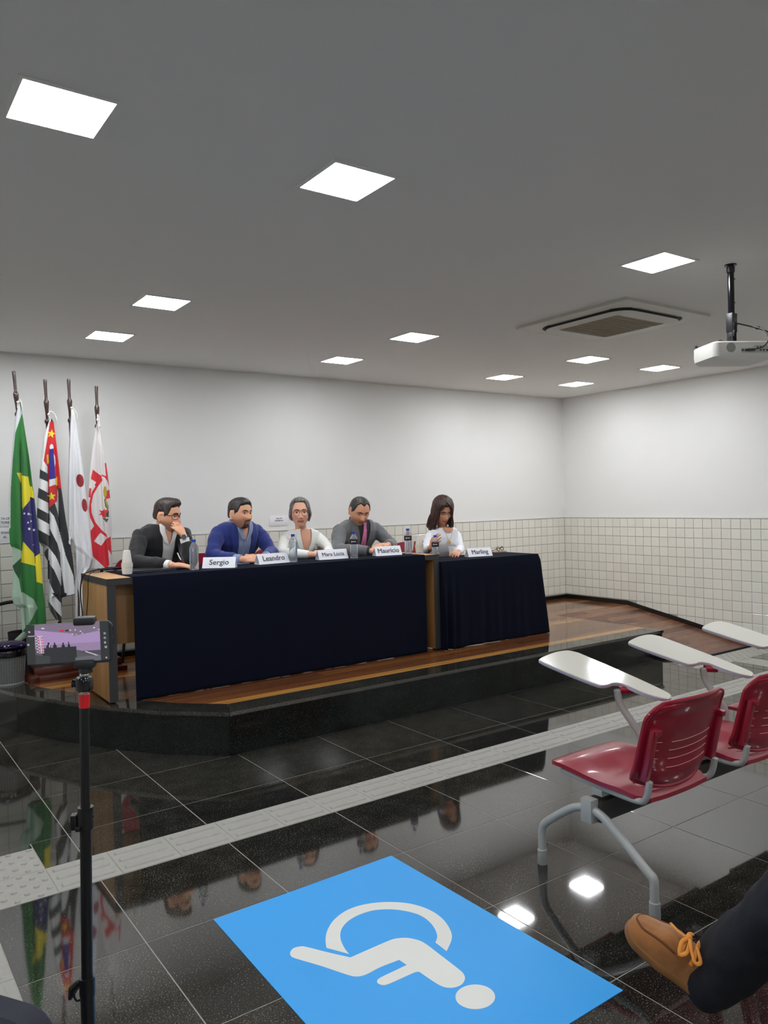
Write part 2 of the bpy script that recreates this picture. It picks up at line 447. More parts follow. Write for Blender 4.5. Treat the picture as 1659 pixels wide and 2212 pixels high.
panel((RX1, 4.336), (RX1, RAMP_Y1), .001, RT_, M_granv, 'riser_panel')
CW = .175
def offs(poly, d):
    out = []
    for i, p in enumerate(poly):
        a = Vector(poly[max(i-1, 0)]); c = Vector(poly[min(i+1, len(poly)-1)]); p = Vector(p)
        t1 = (p-a).normalized() if i > 0 else (c-p).normalized(); t2 = (c-p).normalized() if i < len(poly)-1 else t1
        n1 = Vector((t1.y, -t1.x)); n2 = Vector((t2.y, -t2.x)); nn = (n1+n2).normalized(); out.append(p+nn*(d/max(.3, nn.dot(n1))))
    return out
line = [(x, y) for x, y in reversed(CUR)]+[(x, 4.336) for x in xs[1:]]
line = [tuple(p) for p in line]
outer = offs(line, .016); inner = offs(line, .016-CW-.016)
for p in outer+inner: p.y = min(p.y, YB-.014)
for k in range(len(line)-1):
    a, bq, c, d = outer[k], outer[k+1], inner[k+1], inner[k]
    ctr = (a+bq+c+d)/4
    q = [p+(ctr-p).normalized()*.0018 for p in (a, bq, c, d)]
    sbuild(MB().prism([(p.x, p.y) for p in q], .024, z0=ZD-.0225), 'cap_stone', M_gran[k % 2 if k > 1 else 0])
# boards run along X
def in_x(y):                                     # inner edge of the curved cap at depth y
    pts = [(p.x, p.y) for p in inner]
    for (xa, ya), (xb, yb) in zip(pts[:-1], pts[1:]):
        if min(ya, yb) <= y <= max(ya, yb) and abs(ya-yb) > 1e-6: return xa+(xb-xa)*(y-ya)/(yb-ya)
    return pts[-1][0] if y < 4.6 else pts[0][0]
y = inner[-1].y; BW = .1; row = 0
seqs = [3, 0, 5, 1, 2, 4, 0, 3, 5, 2, 1, 4, 3, 0, 2, 5, 1, 0, 3, 4]
while y < YB-.03:
    y1 = min(y+BW, YB-.0135)
    xr = RX1-.002 if y < RAMP_Y1-.02 else XR-.0145
    xl0, xl1 = in_x(y+.003), in_x(y1-.003)
    cuts = [max(xl0, xl1)]
    xx = cuts[0]+.6+rnd.random()*1.6
    while xx < xr-.5: cuts.append(xx); xx += 1.3+rnd.random()*1.5
    cuts.append(xr)
    for k in range(len(cuts)-1):
        a, c = cuts[k], cuts[k+1]; g = .0008
        aa, ab = (xl0, xl1) if k == 0 else (a, a)
        m = M_plk[seqs[row % 20]] if (row in (0, ) or rnd.random() < .25) else rnd.choice(M_plk)
        sbuild(MB().prism([(aa+g, y+g), (c-g, y+g), (c-g, y1-g), (ab+g, y1-g)], .022+.0003*rnd.random(), z0=ZD-.0225), 'floor_board', m)
    y += BW; row += 1
ramp = empty('ramp', (6.7, 4.9, 0)); tag(ramp, 'wooden access ramp of reddish boards sloping down beside the stage', 'ramp')
ang = math.atan2(ZD, RAMP_Y1-RAMP_Y0); Lr = math.hypot(ZD, RAMP_Y1-RAMP_Y0)
y = 0; k = 0
def rbuild(b, name, m):
    o = b.build(name, m, ramp, smooth=20); o.location = -ramp.location; return o
MR = Matrix.Translation((0, RAMP_Y0, .0)) @ Matrix.Rotation(ang, 4, 'X')
while y < Lr-.01:
    y1 = min(y+.1, Lr-.004)
    cuts = [RX1+.004, RX1+.3+rnd.random()*.6, XR-.014]
    for a, c in zip(cuts[:-1], cuts[1:]):
        rbuild(MB().prism([(a+.001, y+.001), (c-.001, y+.001), (c-.001, y1-.001), (a+.001, y1-.001)], .016, M=MR, z0=-.016), 'ramp_board', rnd.choice(M_rpk))
    y += .1
b = MB(); b.add([(RX1+.004, RAMP_Y0+.1, .001), (XR-.014, RAMP_Y0+.1, .001), (XR-.014, RAMP_Y1-.01, .001), (RX1+.004, RAMP_Y1-.01, .001), (RX1+.004, RAMP_Y1-.01, ZD-.022), (XR-.014, RAMP_Y1-.01, ZD-.022)], [(0, 1, 2, 3), (2, 5, 4, 3), (0, 4, 5, 1), (0, 3, 4), (1, 5, 2)])
rbuild(b, 'core', M_base)
rbuild(MB().slab(RX1+.004, XR-.014, RAMP_Y0-.022, RAMP_Y0-.002, .0005, .012), 'threshold_strip', M_black)

# ================================================================ CEILING: lamps, cassette, projector
M_lamp = mat('lamp_diffuser', (255, 255, 255), .5, emit=(246, 249, 253), estr=LAMP)
M_lframe = mat('lamp_frame', (236, 235, 231), .7)
def lamp_parts():
    fr = MB(); o, i, z = .146, .1295, .004
    for (x0, x1, y0, y1) in ((-o, o, -o, -i), (-o, o, i, o), (-o, -i, -i, i), (i, o, -i, i)): fr.slab(x0, x1, y0, y1, -z, 0)
    di = MB().slab(-.1285, .1285, -.1285, .1285, -.0035, -.0005)
    return fr.mesh('frame', M_lframe, 0), di.mesh('diffuser', M_lamp, 0)
lf, ld = lamp_parts()
LXS = [(-2.31, 'second bay left'), (.595, ''), (1.62, ''), (3.55, ''), (5.48, ''), (6.51, '')]
LAMPS = {}
lab = {(.595, 2.49): 'square ceiling panel light nearest the camera, top left of picture',
 (1.62, 2.48): 'large square ceiling light above the middle of the floor',
 (3.55, 2.48): 'square ceiling light next to the projector mount',
 (1.62, 4.53): 'ceiling light left of middle, front one of the left pair',
 (1.62, 5.59): 'ceiling light at left nearest the back wall above the flags',
 (3.55, 4.57): 'ceiling light left of the air conditioner, front one of its pair',
 (3.57, 5.61): 'ceiling light nearest the back wall above the middle speakers',
 (5.48, 4.56): 'ceiling light behind the air conditioner, front one of its pair',
 (5.50, 5.63): 'ceiling light behind the air conditioner, nearest the back wall',
 (6.48, 4.53): 'rightmost ceiling light, below the projector in the picture',
 (6.54, 5.61): 'ceiling light closest to the room corner'}
spots = list(lab)+[(.595, 4.53), (.595, 5.59), (5.48, 2.48), (6.51, 2.48), (-1.3, 2.48), (-2.3, 2.48), (-1.3, 4.53), (-2.3, 4.53)]
spots += [(x, y) for y in (.4, -2.2) for x in (-1.3, .595, 1.62, 3.55, 5.48, 6.51)]
for (x, y) in spots:
    t = empty('ceiling_light', (x, y, ZC)); tag(t, lab.get((x, y), 'square ceiling panel light outside the picture'), 'ceiling light', 'square ceiling panel lights' if (x, y) in lab else 'panel lights outside the picture')
    piece('frame', lf, (0, 0, 0), t); piece('diffuser', ld, (0, 0, 0), t)

def rrect(w, d, r, n=5):
    out = []
    for (cx, cy, a0) in ((w/2-r, d/2-r, 0), (-w/2+r, d/2-r, 90), (-w/2+r, -d/2+r, 180), (w/2-r, -d/2+r, 270)):
        for k in range(n+1):
            a = math.radians(a0+90*k/n); out.append((cx+r*math.cos(a), cy+r*math.sin(a)))
    return out
def ring(b, o, i, z0, z1, z1i=None):
    """closed band between two loops of equal length"""
    n = len(o); z1i = z1 if z1i is None else z1i
    vs = [(p[0], p[1], z0) for p in o]+[(p[0], p[1], z1) for p in o]+[(p[0], p[1], z1i) for p in i]+[(p[0], p[1], z0) for p in i]
    fs = []
    for k in range(n):
        m = (k+1) % n
        for a in range(4): fs.append((a*n+k, a*n+m, ((a+1) % 4)*n+m, ((a+1) % 4)*n+k))
    b.add(vs, fs)
M_ac = mat('cassette_plastic', (205, 202, 192), .45)
ac = empty('air_conditioner', (4.43, 3.48, ZC)); tag(ac, 'square ceiling cassette air conditioner with beige intake grille', 'air conditioner')
b = MB(); ring(b, rrect(.90, .95, .01), rrect(.715, .775, .145), 0, -.018, -.021); b.build('frame', M_ac, ac)
b = MB(); ring(b, rrect(.668, .728, .125), rrect(.650, .710, .12), -.004, -.0330); b.prism(rrect(.70, .76, .14), .004, z0=-.006); b.build('air_slot', mat('slot_shadow', (30, 30, 32), .6), ac)
b = MB(); ring(b, rrect(.666, .726, .125), rrect(.50, .50, .01), -.0325, -.0345, -.041); b.build('panel', M_ac, ac)
b = MB(); b.prism(rrect(.505, .505, .01),   .006, z0=-.038); g = b.build('intake_grille', mat('intake_mesh', (146, 136, 116), .7), ac)
b = MB()
for k in range(1, 12): b.slab(-.25, .25, -.25+.0417*k-.0015, -.25+.0417*k+.0015, -.0415, -.038)
b.build('grille_slats', mat('intake_slats', (160, 150, 130), .6), g)
for sx, sy, w, d in ((0, .367, .50, .010), (0, -.367, .50, .010), (.338, 0, .010, .50), (-.338, 0, .010, .50)):
    MB().slab(sx-w/2, sx+w/2, sy-d/2, sy+d/2, -.018, -.008).build('louvre', M_ac, ac)

PJ = at_d(1578, 745, 4.1); pj_z = PJ.z
mnt = at(1578, 572, 'z', ZC); px0, py0 = mnt.x, mnt.y
pm = empty('projector_mount', (px0, py0, ZC)); tag(pm, 'black telescopic ceiling pole holding the white projector', 'mount')
body_top = 2.290
b = MB(); b.tube([(0, 0, 0), (0, 0, body_top+.155-ZC)], .0165, 16); b.build('pole', M_blackgloss, pm)
b = MB(); b.tube([(0, 0, -.012), (0, 0, -.04)], .021, 16); b.tube([(0, 0, 0), (0, 0, -.006)], .03, 20)
b.build('collar', M_black, pm)
for z in (-.075, -.20): MB().ball((.018, -.010, z), .005).build('bolt', M_greymetal, pm)
zt = body_top-ZC
b = MB(); b.slab(-.024, -.018, -.018, .018, zt+.07, zt+.17, .002).slab(.018, .024, -.018, .018, zt+.07, zt+.17, .002).slab(-.024, .024, -.02, -.015, zt+.12, zt+.17, .002)
b.slab(-.021, -.015, -.016, .016, zt-.005, zt+.085, .002).slab(.015, .021, -.016, .016, zt-.005, zt+.085, .002)
b.tube([(-.024, 0, zt+.045), (.024, 0, zt+.045)], .006)
b.slab(-.05, .05, -.05, .05, zt-.001, zt+.004, .001)
b.build('tilt_bracket', M_black, pm)
b = MB(); b.tube([(.022, 0, zt+.115), (.042, 0, zt+.115)], .010, 8); b.build('knob', M_black, pm)
yawp = math.radians(-30)
pj = empty('projector', (px0, py0, body_top), yawp); tag(pj, 'white projector hanging upside down from the ceiling pole', 'projector')
b = MB(); H = .092
# rounded body, rear face towards -y, bevelled
poly = rrect(.325, .245, .035, 6)
b2 = MB(); n_ = len(poly)
lv = [(0.97, 0), (1.0, -.006), (1.0, -.052), (.985, -.076), (.90, -H)]
vs = [(p[0]*k, p[1]*k, z) for k, z in lv for p in poly]
fs = [(i*n_+j, i*n_+(j+1) % n_, (i+1)*n_+(j+1) % n_, (i+1)*n_+j) for i in range(len(lv)-1) for j in range(n_)]+[tuple(range(n_)), tuple(range((len(lv)-1)*n_, len(lv)*n_))]
b2.add(vs, fs).build('body', M_white, pj, smooth=30)
MX = Matrix.Translation((0, -.1225, 0)) @ Matrix.Rotation(PI/2, 4, 'X')
b = MB(); b.prism([(.025*math.cos(a*PI/12)-.075, .025*math.sin(a*PI/12)-.033) for a in range(24)], .001, M=MX, z0=-.0002); b.build('speaker_grille', mat('speaker_mesh', (150, 148, 140), .7), pj)
b = MB(); b.prism([(-.02, -.06), (.145, -.06), (.145, -.022), (.05, -.022), (.04, -.036), (-.02, -.036)], .0012, M=MX, z0=-.0002); pp = b.build('port_panel', mat('port_grey', (178, 176, 170), .5), pj)
for (x, z, w, h) in ((-.012, -.047, .01, .01), (.01, -.047, .022, .009), (.04, -.047, .028, .009), (.068, -.032, .008, .008), (.085, -.032, .008, .008), (.085, -.047, .008, .008), (.102, -.047, .009, .009), (.122, -.048, .014, .009)):
    MB().slab(x-w/2, x+w/2, -.1255, -.1236, z-h/2, z+h/2).build('port', M_black, pp)
b = MB(); b.tube([(0.05, .12, -.035), (.05, .145, -.035)], .032, 20); b.build('lens', M_blackgloss, pj)
MB().tube([(-.145, .10, 0), (-.145, .10, .018)], .008, 10).build('foot', M_black, pj); MB().tube([(-.12, -.10, 0), (-.12, -.10, .008)], .011, 10).build('foot', M_black, pj)
cb = empty('projector_cable', (px0, py0, body_top)); tag(cb, 'black cables looping from the ceiling pole into the projector', 'cable')
Rz = Matrix.Rotation(yawp, 3, 'Z')
w1 = catmull([(.02, 0, .12), (.06, -.02, .105), (.10, -.05, .085), (.13, -.09, .06), (.165, -.12, .03), (.18, -.15, -.01), (.165, -.16, -.04), (.14, -.135, -.045)], 6)
w2 = catmull([(.09, -.05, .09), (.11, -.11, .06), (.105, -.16, .0), (.07, -.17, -.04), (.03, -.14, -.047)], 6)
MB().tube([Rz @ p for p in w1], .0038, 8).build('power_cable', M_black, cb)
MB().tube([Rz @ p for p in w2], .003, 8).build('video_cable', M_black, cb)
b = MB(); b.box(Rz @ Vector((.145, -.14, -.043)), (.03, .028, .022), Rz, .003); b.box(Rz @ Vector((.02, -.135, -.047)), (.028, .02, .01), Rz, .002); b.box(Rz @ Vector((.11, -.06, .08)), (.022, .012, .016), Rz, .003)
b.build('plug', M_black, cb)

# ================================================================ TABLES AND CLOTHS
M_twood = wood('table_veneer', (150, 108, 62), (176, 132, 82), .4, 'Z', 1.5)
M_ttop = wood('table_top_veneer', (186, 144, 98), (205, 164, 118), .4, 'X', 1.5)
M_tdark = mat('charcoal_edge_band', (52, 52, 54), .5)
M_cloth = mat('navy_cloth', (13, 17, 33), .9, bump=.4, bscale=900)
M_cloth.node_tree.nodes['Principled BSDF'].inputs['Specular IOR Level'].default_value = .12
Z1 = 1.06; Y1, Y2 = 4.99, 5.59; TX0, TX1 = 1.385, 4.075
tb = empty('panel_table', (2.73, 5.29, ZD)); tag(tb, 'long wooden table with charcoal edges under the longer navy cloth', 'table')
def tbuild(b, name, m, par, root): o = b.build(name, m, root if par is None else par); o.location = -root.location if par is None else (0, 0, 0); return o
tbuild(MB().slab(TX0, TX1, Y1, Y2, Z1-.042, Z1-.004, .002), 'tabletop', M_ttop, None, tb)
b = MB(); e = .004
b.slab(TX0-e, TX1+e, Y1-e, Y1+.001, Z1-.044, Z1-.002).slab(TX0-e, TX0+.001, Y1, Y2, Z1-.044, Z1-.002).slab(TX1-.001, TX1+e, Y1, Y2, Z1-.044, Z1-.002).slab(TX0-e, TX1+e, Y2-.001, Y2+e, Z1-.044, Z1-.002)
tbuild(b, 'edge_band', M_tdark, None, tb)
for x0 in (TX0, TX1-.05):
    p = tbuild(MB().slab(x0, x0+.05, Y1+.002, Y2, ZD+.012, Z1-.0425, .001), 'side_panel', M_twood, None, tb)
    tbuild(MB().slab(x0-.0015, x0+.0515, Y1-.004, Y1+.0015, ZD+.012, Z1-.0425), 'front_edge', M_tdark, p, tb)
    for yy in (Y1+.05, Y2-.05): tbuild(MB().tube([(x0+.025, yy, ZD+.0005), (x0+.025, yy, ZD+.0125)], .015, 12), 'foot', M_black, p, tb)
tbuild(MB().slab(TX0+.0505, TX1-.0505, Y1+.12, Y1+.138, .62, Z1-.0425, .001), 'modesty_panel', M_twood, None, tb)

def cloth(name, x0, x1, y0, y1, zt, zb, label, fold, flare=0, leftfold=0, side=False, seed=1):
    """a cloth lying on the top and hanging in front (and down the right side)"""
    rr = random.Random(seed); nx = 240 if side else 300; b = MB(); rows = []
    def hem(x): return zb+.0012*math.sin(x*9+seed)+.001*math.sin(x*23)
    ys = [y1-.01+(y0-y1+.01)*k/6 for k in range(7)]
    nd = 34
    # u runs along the front and then round the right corner
    U = [(x0+(x1-x0)*k/nx, 0) for k in range(nx+1)]
    if side: U = [(x0, -k/10) for k in range(10, 0, -1)]+U+[(x1, k/30) for k in range(1, 31)]     # short return at the left, full side at the right
    def P(k, j, off=0):
        x, s = U[k]
        if j < 7:                                   # on the top
            y = ys[j] if s == 0 else y0+(y1-y0)*s
            if s > 0: y = max(y, ys[j])
            if s < 0: y = max(ys[j], y0-.10*s)
            return Vector((x, y, zt+.0028+off))
        t = (j-6)/nd; z = zt-(zt-hem(x))*t
        g = fold*sm(t*1.1)
        w = math.sin(x*26+seed+1.2*math.sin(x*7))+.5*math.sin(x*61+2*seed)
        a = g*w
        if leftfold: a += leftfold*sm(t*1.5)*math.exp(-((x-x0)/.16)**2)*(1+math.sin((x-x0)*75+t*1.5))
        fl = flare*t
        r_ = .012*min(1, t*14)
        if s < 0:
            e_ = 1+s; return Vector((x0+.0015*math.sin(s*12), (y0-r_-a-fl*.12)*e_+(y0+.10)*(1-e_), z))
        if s == 0:
            kx = sm((x-(x1-.25))/.25) if side else 0
            return Vector((x+fl*kx**2+(r_ if side and x > x1-1e-6 else 0), y0-r_-a-fl*.12+off*0, z))
        return Vector((x1+fl*(1-.3*s)+r_+fold*.8*sm(t)*math.sin(s*14)*(1-s*.3), y0-r_*(1-s)+(y1-y0)*s-fl*.1*(1-s)-a*(1-min(1, s*8)), z))
    n, m = len(U), 7+nd
    vs = [P(k, j) for k in range(n) for j in range(m)]
    fs = [(i*m+j, (i+1)*m+j, (i+1)*m+j+1, i*m+j+1) for i in range(n-1) for j in range(m-1)]
    b.add(vs, fs); o = b.build(name, M_cloth, None, smooth=60)
    s = o.modifiers.new('thickness', 'SOLIDIFY'); s.thickness = .002; s.offset = -1
    tag(o, label, 'tablecloth'); return o
o = cloth('tablecloth', 1.545, 3.925, Y1-.006, Y2+.01, Z1, ZD+.003, 'long navy cloth over the left table, hanging smooth to the floor', .0015, seed=2)
T2Y0, T2Y1, Z2, T2X0, T2X1 = 4.965, 5.42, .993, 4.092, 5.225
t2 = empty('side_table', (4.66, 5.19, ZD)); tag(t2, 'lower small table hidden under the shorter navy cloth at the right', 'table')
tbuild(MB().slab(T2X0, T2X1-.01, T2Y0+.02, T2Y1, Z2-.03, Z2, .002), 'tabletop', M_ttop, None, t2)
for x in (T2X0+.03, T2X1-.06):
    for y in (T2Y0+.06, T2Y1-.04): tbuild(MB().slab(x-.018, x+.018, y-.018, y+.018, ZD, Z2-.031, .002), 'leg', M_greymetal, None, t2)
cloth('tablecloth', T2X0-.0125, T2X1, T2Y0, T2Y1+.01, Z2, ZD+.003, 'shorter navy cloth draped in folds over the lower right table', .007, flare=.085, leftfold=.02, side=True, seed=5)

# ================================================================ THINGS ON THE TABLES
M_pet = mat('clear_bottle', (246, 250, 252), .10, ior=1.14, trans=.84)
M_petw = mat('bottled_water', (232, 243, 250), .02, ior=1.10, trans=.96)
M_bcap = mat('blue_cap', (22, 70, 190), .35)
M_blab = mat('black_label', (24, 16, 26), .5); M_bllab = mat('clear_blue_label', (150, 170, 200), .3, trans=.5)
M_lw = mat('label_print', (225, 225, 230), .5)
def bottle(px, py, z, label, dark, y=None):
    p = at(px, py, 'z', z)
    t = empty('water_bottle', (p.x, p.y, z)); tag(t, label, 'bottle', 'plastic water bottles')
    prof = [(.0, .002), (.024, .002), (.028, .0), (.031, .006)]
    for k in range(9):
        z0 = .012+k*.0135; prof += [(.0315, z0), (.0300, z0+.006)]
    prof += [(.0318, .136), (.031, .150), (.026, .166), (.018, .180), (.0135, .188), (.0125, .196), (.0125, .198)]
    MB().lathe(prof, n=24).build('bottle_body', M_pet, t)
    wp = [(r-.0018, max(zz, .004)) for r, zz in prof if zz < .155 and r > .02]
    MB().lathe([(0, .004)]+wp+[(0, wp[-1][1]+.0005)], n=20).build('water', M_petw, t)
    MB().lathe([(.0145, .193), (.0148, .205), (.0145, .211), (0, .2115)], n=20).build('cap', M_bcap, t)
    if dark:
        n_ = 30; lab = MB().lathe([(.0322, .112), (.0324, .114), (.0324, .150), (.0314, .151)], n=n_, cap=False).build('paper_label', M_blab, t)
        b = MB()
        a0 = math.atan2(-p.y, -p.x)
        for k in range(7):
            a = a0-.55+.17*k; r = .0328
            b.box((r*math.cos(a), r*math.sin(a), .132+(k % 2)*.002), (.0008, .0035, .008 if k else .016), Matrix.Rotation(a, 3, 'Z'))
        b.build('print', M_lw, lab)
    return t
bottle(420, 1231, Z1+.003, 'water bottle without dark label at the hand of the man in black', False)
bottle(634, 1214, Z1+.003, 'water bottle in front of the silver-haired woman, between second and third name cards', False)
bottle(765, 1206, Z1+.003, 'water bottle with dark label in front of the man with the pink tie', True)
bottle(882, 1196, Z1+.003, 'water bottle with dark label at the right end of the long table', True)
bottle(941, 1209, Z2+.003, 'water bottle with dark label on the lower table, being reached for', True)
M_cup = mat('white_cup', (232, 230, 222), .45)
def cup(x, y, z, r0=.024, r1=.035, h=.08, up=True, parent=None, name='cup'):
    prof = [(0, .0015), (r0, 0), (r1, h-.003), (r1+.0018, h-.002), (r1+.0018, h), (r1-.0005, h), (r0-.0015, .003), (0, .003)]
    if not up: prof = [(r, h-zz) for r, zz in prof]
    o = MB().lathe(prof, n=24).build(name, M_cup, parent); o.location = (x, y, z); return o
def cup_stack(px, py, z, n, label, narrow):
    p = at(px, py, 'z', z)
    for k in range(n):                            # lower, wider column of nested rims
        o = cup(p.x, p.y, z+.0005+k*.006, .031, .036, .05, True, None, 'plastic_cup')
        tag(o, '%s cup of the nested stack %s' % (('lowest', 'second lowest', 'third lowest', 'fourth lowest', 'fifth lowest')[k], label), 'cup', 'nested cups of the stack %s' % label)
    o = MB().lathe([(0, 0), (.032, .0), (.0325, .004), (.0225, .082), (.0215, .083), (0, .083)], n=24).build('plastic_cup', M_cup)
    o.location = (p.x, p.y, z+.006*(n-1)+.051)
    tag(o, 'upturned white cup on the stack %s' % label, 'cup')
cup_stack(275, 1240, Z1+.003, 5, 'at the left end of the table', 0)
cup_stack(906, 1194, Z1-.003, 4, 'at the right end of the long cloth', 0)
p = at(891, 1190, 'z', Z1-.003); tag(cup(p.x, p.y+.03, Z1-.003, up=True, name='plastic_cup'), 'white cup behind the stack at the right end of the long table', 'cup')
p = at(977, 1200, 'z', Z2+.003); tag(cup(p.x, p.y, Z2+.0035, up=True, name='plastic_cup'), 'single white cup in front of the long-haired woman', 'cup')

M_card = mat('white_card', (242, 242, 248), .6); M_ink = mat('grey_ink', (70, 72, 82), .6)
def card(pl, pr, z, word, label, size=.052, h=.075, dy=.078):
    a = at(*pl, 'z', z); c = at(*pr, 'z', z); d = (c-a); L = d.length; ang = math.atan2(d.y, d.x)
    t = empty('name_card', (a.x, a.y, z+.0005), ang); tag(t, label, 'name card')
    b = MB(); th = .0006
    tri = [(0, 0), (dy, 0), (dy/2, h)]
    vs = [(x, y, zz) for x in (0, L) for (y, zz) in tri]
    c2 = [(dy/2+(y-dy/2)*.96, .001+zz*.975) for y, zz in tri]
    vs += [(x, y, zz) for x in (0, L) for (y, zz) in c2]
    fs = [(0, 3, 5, 2), (1, 2, 5, 4), (0, 1, 4, 3), (6, 8, 11, 9), (7, 10, 11, 8), (6, 9, 10, 7)]
    for o in (0, 3):
        for i in range(3): fs.append((o+i, o+(i+1) % 3, 6+o+(i+1) % 3, 6+o+i))
    b.add(vs, fs).build('folded_card', M_card, t, smooth=0)
    tilt = math.atan2(dy/2, h)
    M = Matrix.Translation((L/2, dy/4-.0012, h/2+.001)) @ Matrix.Rotation(PI/2-tilt, 4, 'X')
    text(word, size, M, M_ink, t, bold=size*.03)
    return t
card((436.5, 1228), (507.5, 1226.5), Z1+.003, 'Sergio', 'white folded name card reading Sergio', .056)
card((561, 1220), (626.5, 1214.6), Z1+.003, 'Leandro', 'white folded name card reading Leandro', .058)
card((690, 1210), (753, 1206), Z1+.003, 'Mara Lúcia', 'white folded name card reading Mara Lúcia', .044)
card((813, 1201.6), (869, 1198.3), Z1+.003, 'Maurício', 'white folded name card reading Maurício', .056)
card((1013, 1203.5), (1064.6, 1200.4), Z2+.003, 'Marling', 'white folded name card reading Marling, on the lower table', .058)

# laptop, cables, notepads, pen, reading glasses
M_cable = mat('black_cable', (16, 16, 18), .45)
lp = empty('laptop', (1.75, 5.33, Z1+.003), .05); tag(lp, 'closed black laptop lying on the cloth before the man in black', 'laptop')
MB().slab(-.17, .17, -.11, .11, 0, .010, .003).build('base', mat('laptop_shell', (58, 58, 66), .35), lp)
MB().slab(-.17, .17, -.11, .11, .0105, .017, .003).build('lid', mat('laptop_lid', (46, 46, 54), .3), lp)
b = MB(); z = Z1+.008
pts = [at(*q, 'z', z) for q in [(345, 1226), (320, 1231), (285, 1232), (262, 1229), (240, 1228), (222, 1229), (205, 1232)]]
pts += [at(182, 1240, 'x', TX0-.012), at(175, 1262, 'x', TX0-.018), at(174, 1290, 'x', TX0-.018), at(178, 1325, 'x', TX0-.018), at(180, 1370, 'x', TX0-.02), at(183, 1430, 'x', TX0-.02)]
b.tube(catmull(pts, 6), .0045, 8)
o = b.build('power_cord', M_cable); recenter(o); tag(o, 'black cord running over the table top and down its left side panel', 'cable')
b = MB()
pts = [at(*q, 'z', z+.004) for q in [(375, 1222), (350, 1229), (310, 1236), (268, 1234), (245, 1231), (230, 1228), (215, 1230), (201, 1236)]]
pts += [at(191, 1246, 'x', TX0-.012), at(190, 1285, 'x', TX0-.012), at(187, 1330, 'x', TX0-.012)]
b.tube(catmull(pts, 6), .0028, 8)
o = b.build('thin_cord', M_cable); recenter(o); tag(o, 'thin dark cord hanging down the wooden side of the table', 'cable')
b = MB(); c0 = at(250, 1229, 'z', z+.002)
for k in range(3):
    b.tube([c0+Vector(((.10+.012*k)*math.cos(a*PI/14), (.035+.008*k)*math.sin(a*PI/14), .004*k+.002*math.sin(a))) for a in range(29)], .0035, 6)
o = b.build('coiled_cord', M_cable); recenter(o); tag(o, 'coil of black cord on the table beside the cup stack', 'cable')
p = at(518, 1219, 'z', Z1+.003)
o = MB().slab(-.07, .07, -.045, .045, 0, .009, .003).build('mobile_phone', mat('blue_grey_case', (92, 108, 146), .35)); o.location = (p.x, p.y+.02, Z1+.003); tag(o, 'slim blue-grey phone lying between the Sergio and Leandro cards', 'phone')
p = at(760, 1200, 'z', Z1+.003)
o = MB().slab(-.08, .08, -.05, .05, 0, .006, .002).build('notepad', M_black); o.location = (3.42, 5.33, Z1+.003); tag(o, 'black notepad lying behind the Mara Lúcia card', 'notepad')
p = at(1078, 1192, 'z', Z2+.003)
o = MB().prism(rrect(.17, .12, .02), .009).build('notebook', mat('tan_cover', (176, 146, 112), .6)); o.location = (p.x-.03, p.y, Z2+.003); tag(o, 'tan notebook beside the Marling card', 'notebook')
gl = empty('reading_glasses', (p.x-.03, p.y-.01, Z2+.0135), .3); tag(gl, 'dark-rimmed glasses lying folded on the tan notebook', 'glasses')
for sx in (-1, 1):
    MB().tube([(sx*.034+.024*math.cos(a*PI/10), -.03+.004*math.sin(a*PI/10), .022+.02*math.sin(a*PI/10)) for a in range(21)], .0028, 6, caps=False).build('rim', M_blackgloss, gl)
    MB().tube([(sx*.058, -.03, .034), (sx*.06, -.02, .033), (-sx*.02, .03+.008*sx, .004), (-sx*.045, .034+.008*sx, .003)], .0028, 6).build('temple', M_blackgloss, gl)
MB().tube([(-.011, -.03, .028), (0, -.03, .032), (.011, -.03, .028)], .0022, 6).build('bridge', M_blackgloss, gl)

# ================================================================ WALL SIGNS
M_sign = mat('sign_board', (236, 236, 238), .4); M_sink = mat('sign_print', (52, 54, 58), .5); M_sink2 = mat('sign_small_print', (150, 150, 154), .5)
def sign(x0, x1, z0, z1, lines, label, small=None, size=.022):
    t = empty('wall_sign', ((x0+x1)/2, YB, (z0+z1)/2)); tag(t, label, 'sign')
    w, h = x1-x0, z1-z0
    yb = -.0095 if z0 < TT else -.0005
    MB().slab(-w/2, w/2, yb-.004, yb, -h/2, h/2, .0008).build('board', M_sign, t)
    R = Matrix.Rotation(PI/2, 4, 'X')
    for k, (tx, dx, dz) in enumerate(lines): text(tx, size, Matrix.Translation((dx, yb-.0046, dz)) @ R, M_sink, t, bold=.0007)
    if small: text(small[0], .009, Matrix.Translation((small[1], yb-.0046, small[2])) @ R, M_sink2, t, name='small_print')
a = at(581, 1114.5, 'y', YB); c = at(623, 1134, 'y', YB)
sign(a.x, c.x, c.z-.004, a.z, [('SALA DE', 0, .021), ('AUDIÊNCIA', 0, .000)], 'white wall sign reading SALA DE AUDIÊNCIA', ('– – – – – – –', 0, -.032), .0165)
a = at(-22, 1116, 'y', YB); c = at(17.5, 1138, 'y', YB)
sign(a.x, c.x, c.z, a.z, [('TA DE', .045, .022), ('TORES', .045, -.008)], 'upper small white sign left of the green flag reading TA DE TORES', ('– – –', .045, -.036), .024)
c2 = at(20, 1172, 'y', YB)
sign(a.x, c.x+.006, c2.z, c.z-.004, [('ENADO', .05, .018), ('AL', .035, -.016)], 'lower small white sign left of the green flag reading ENADO AL', ('– – –', .045, -.044), .024)

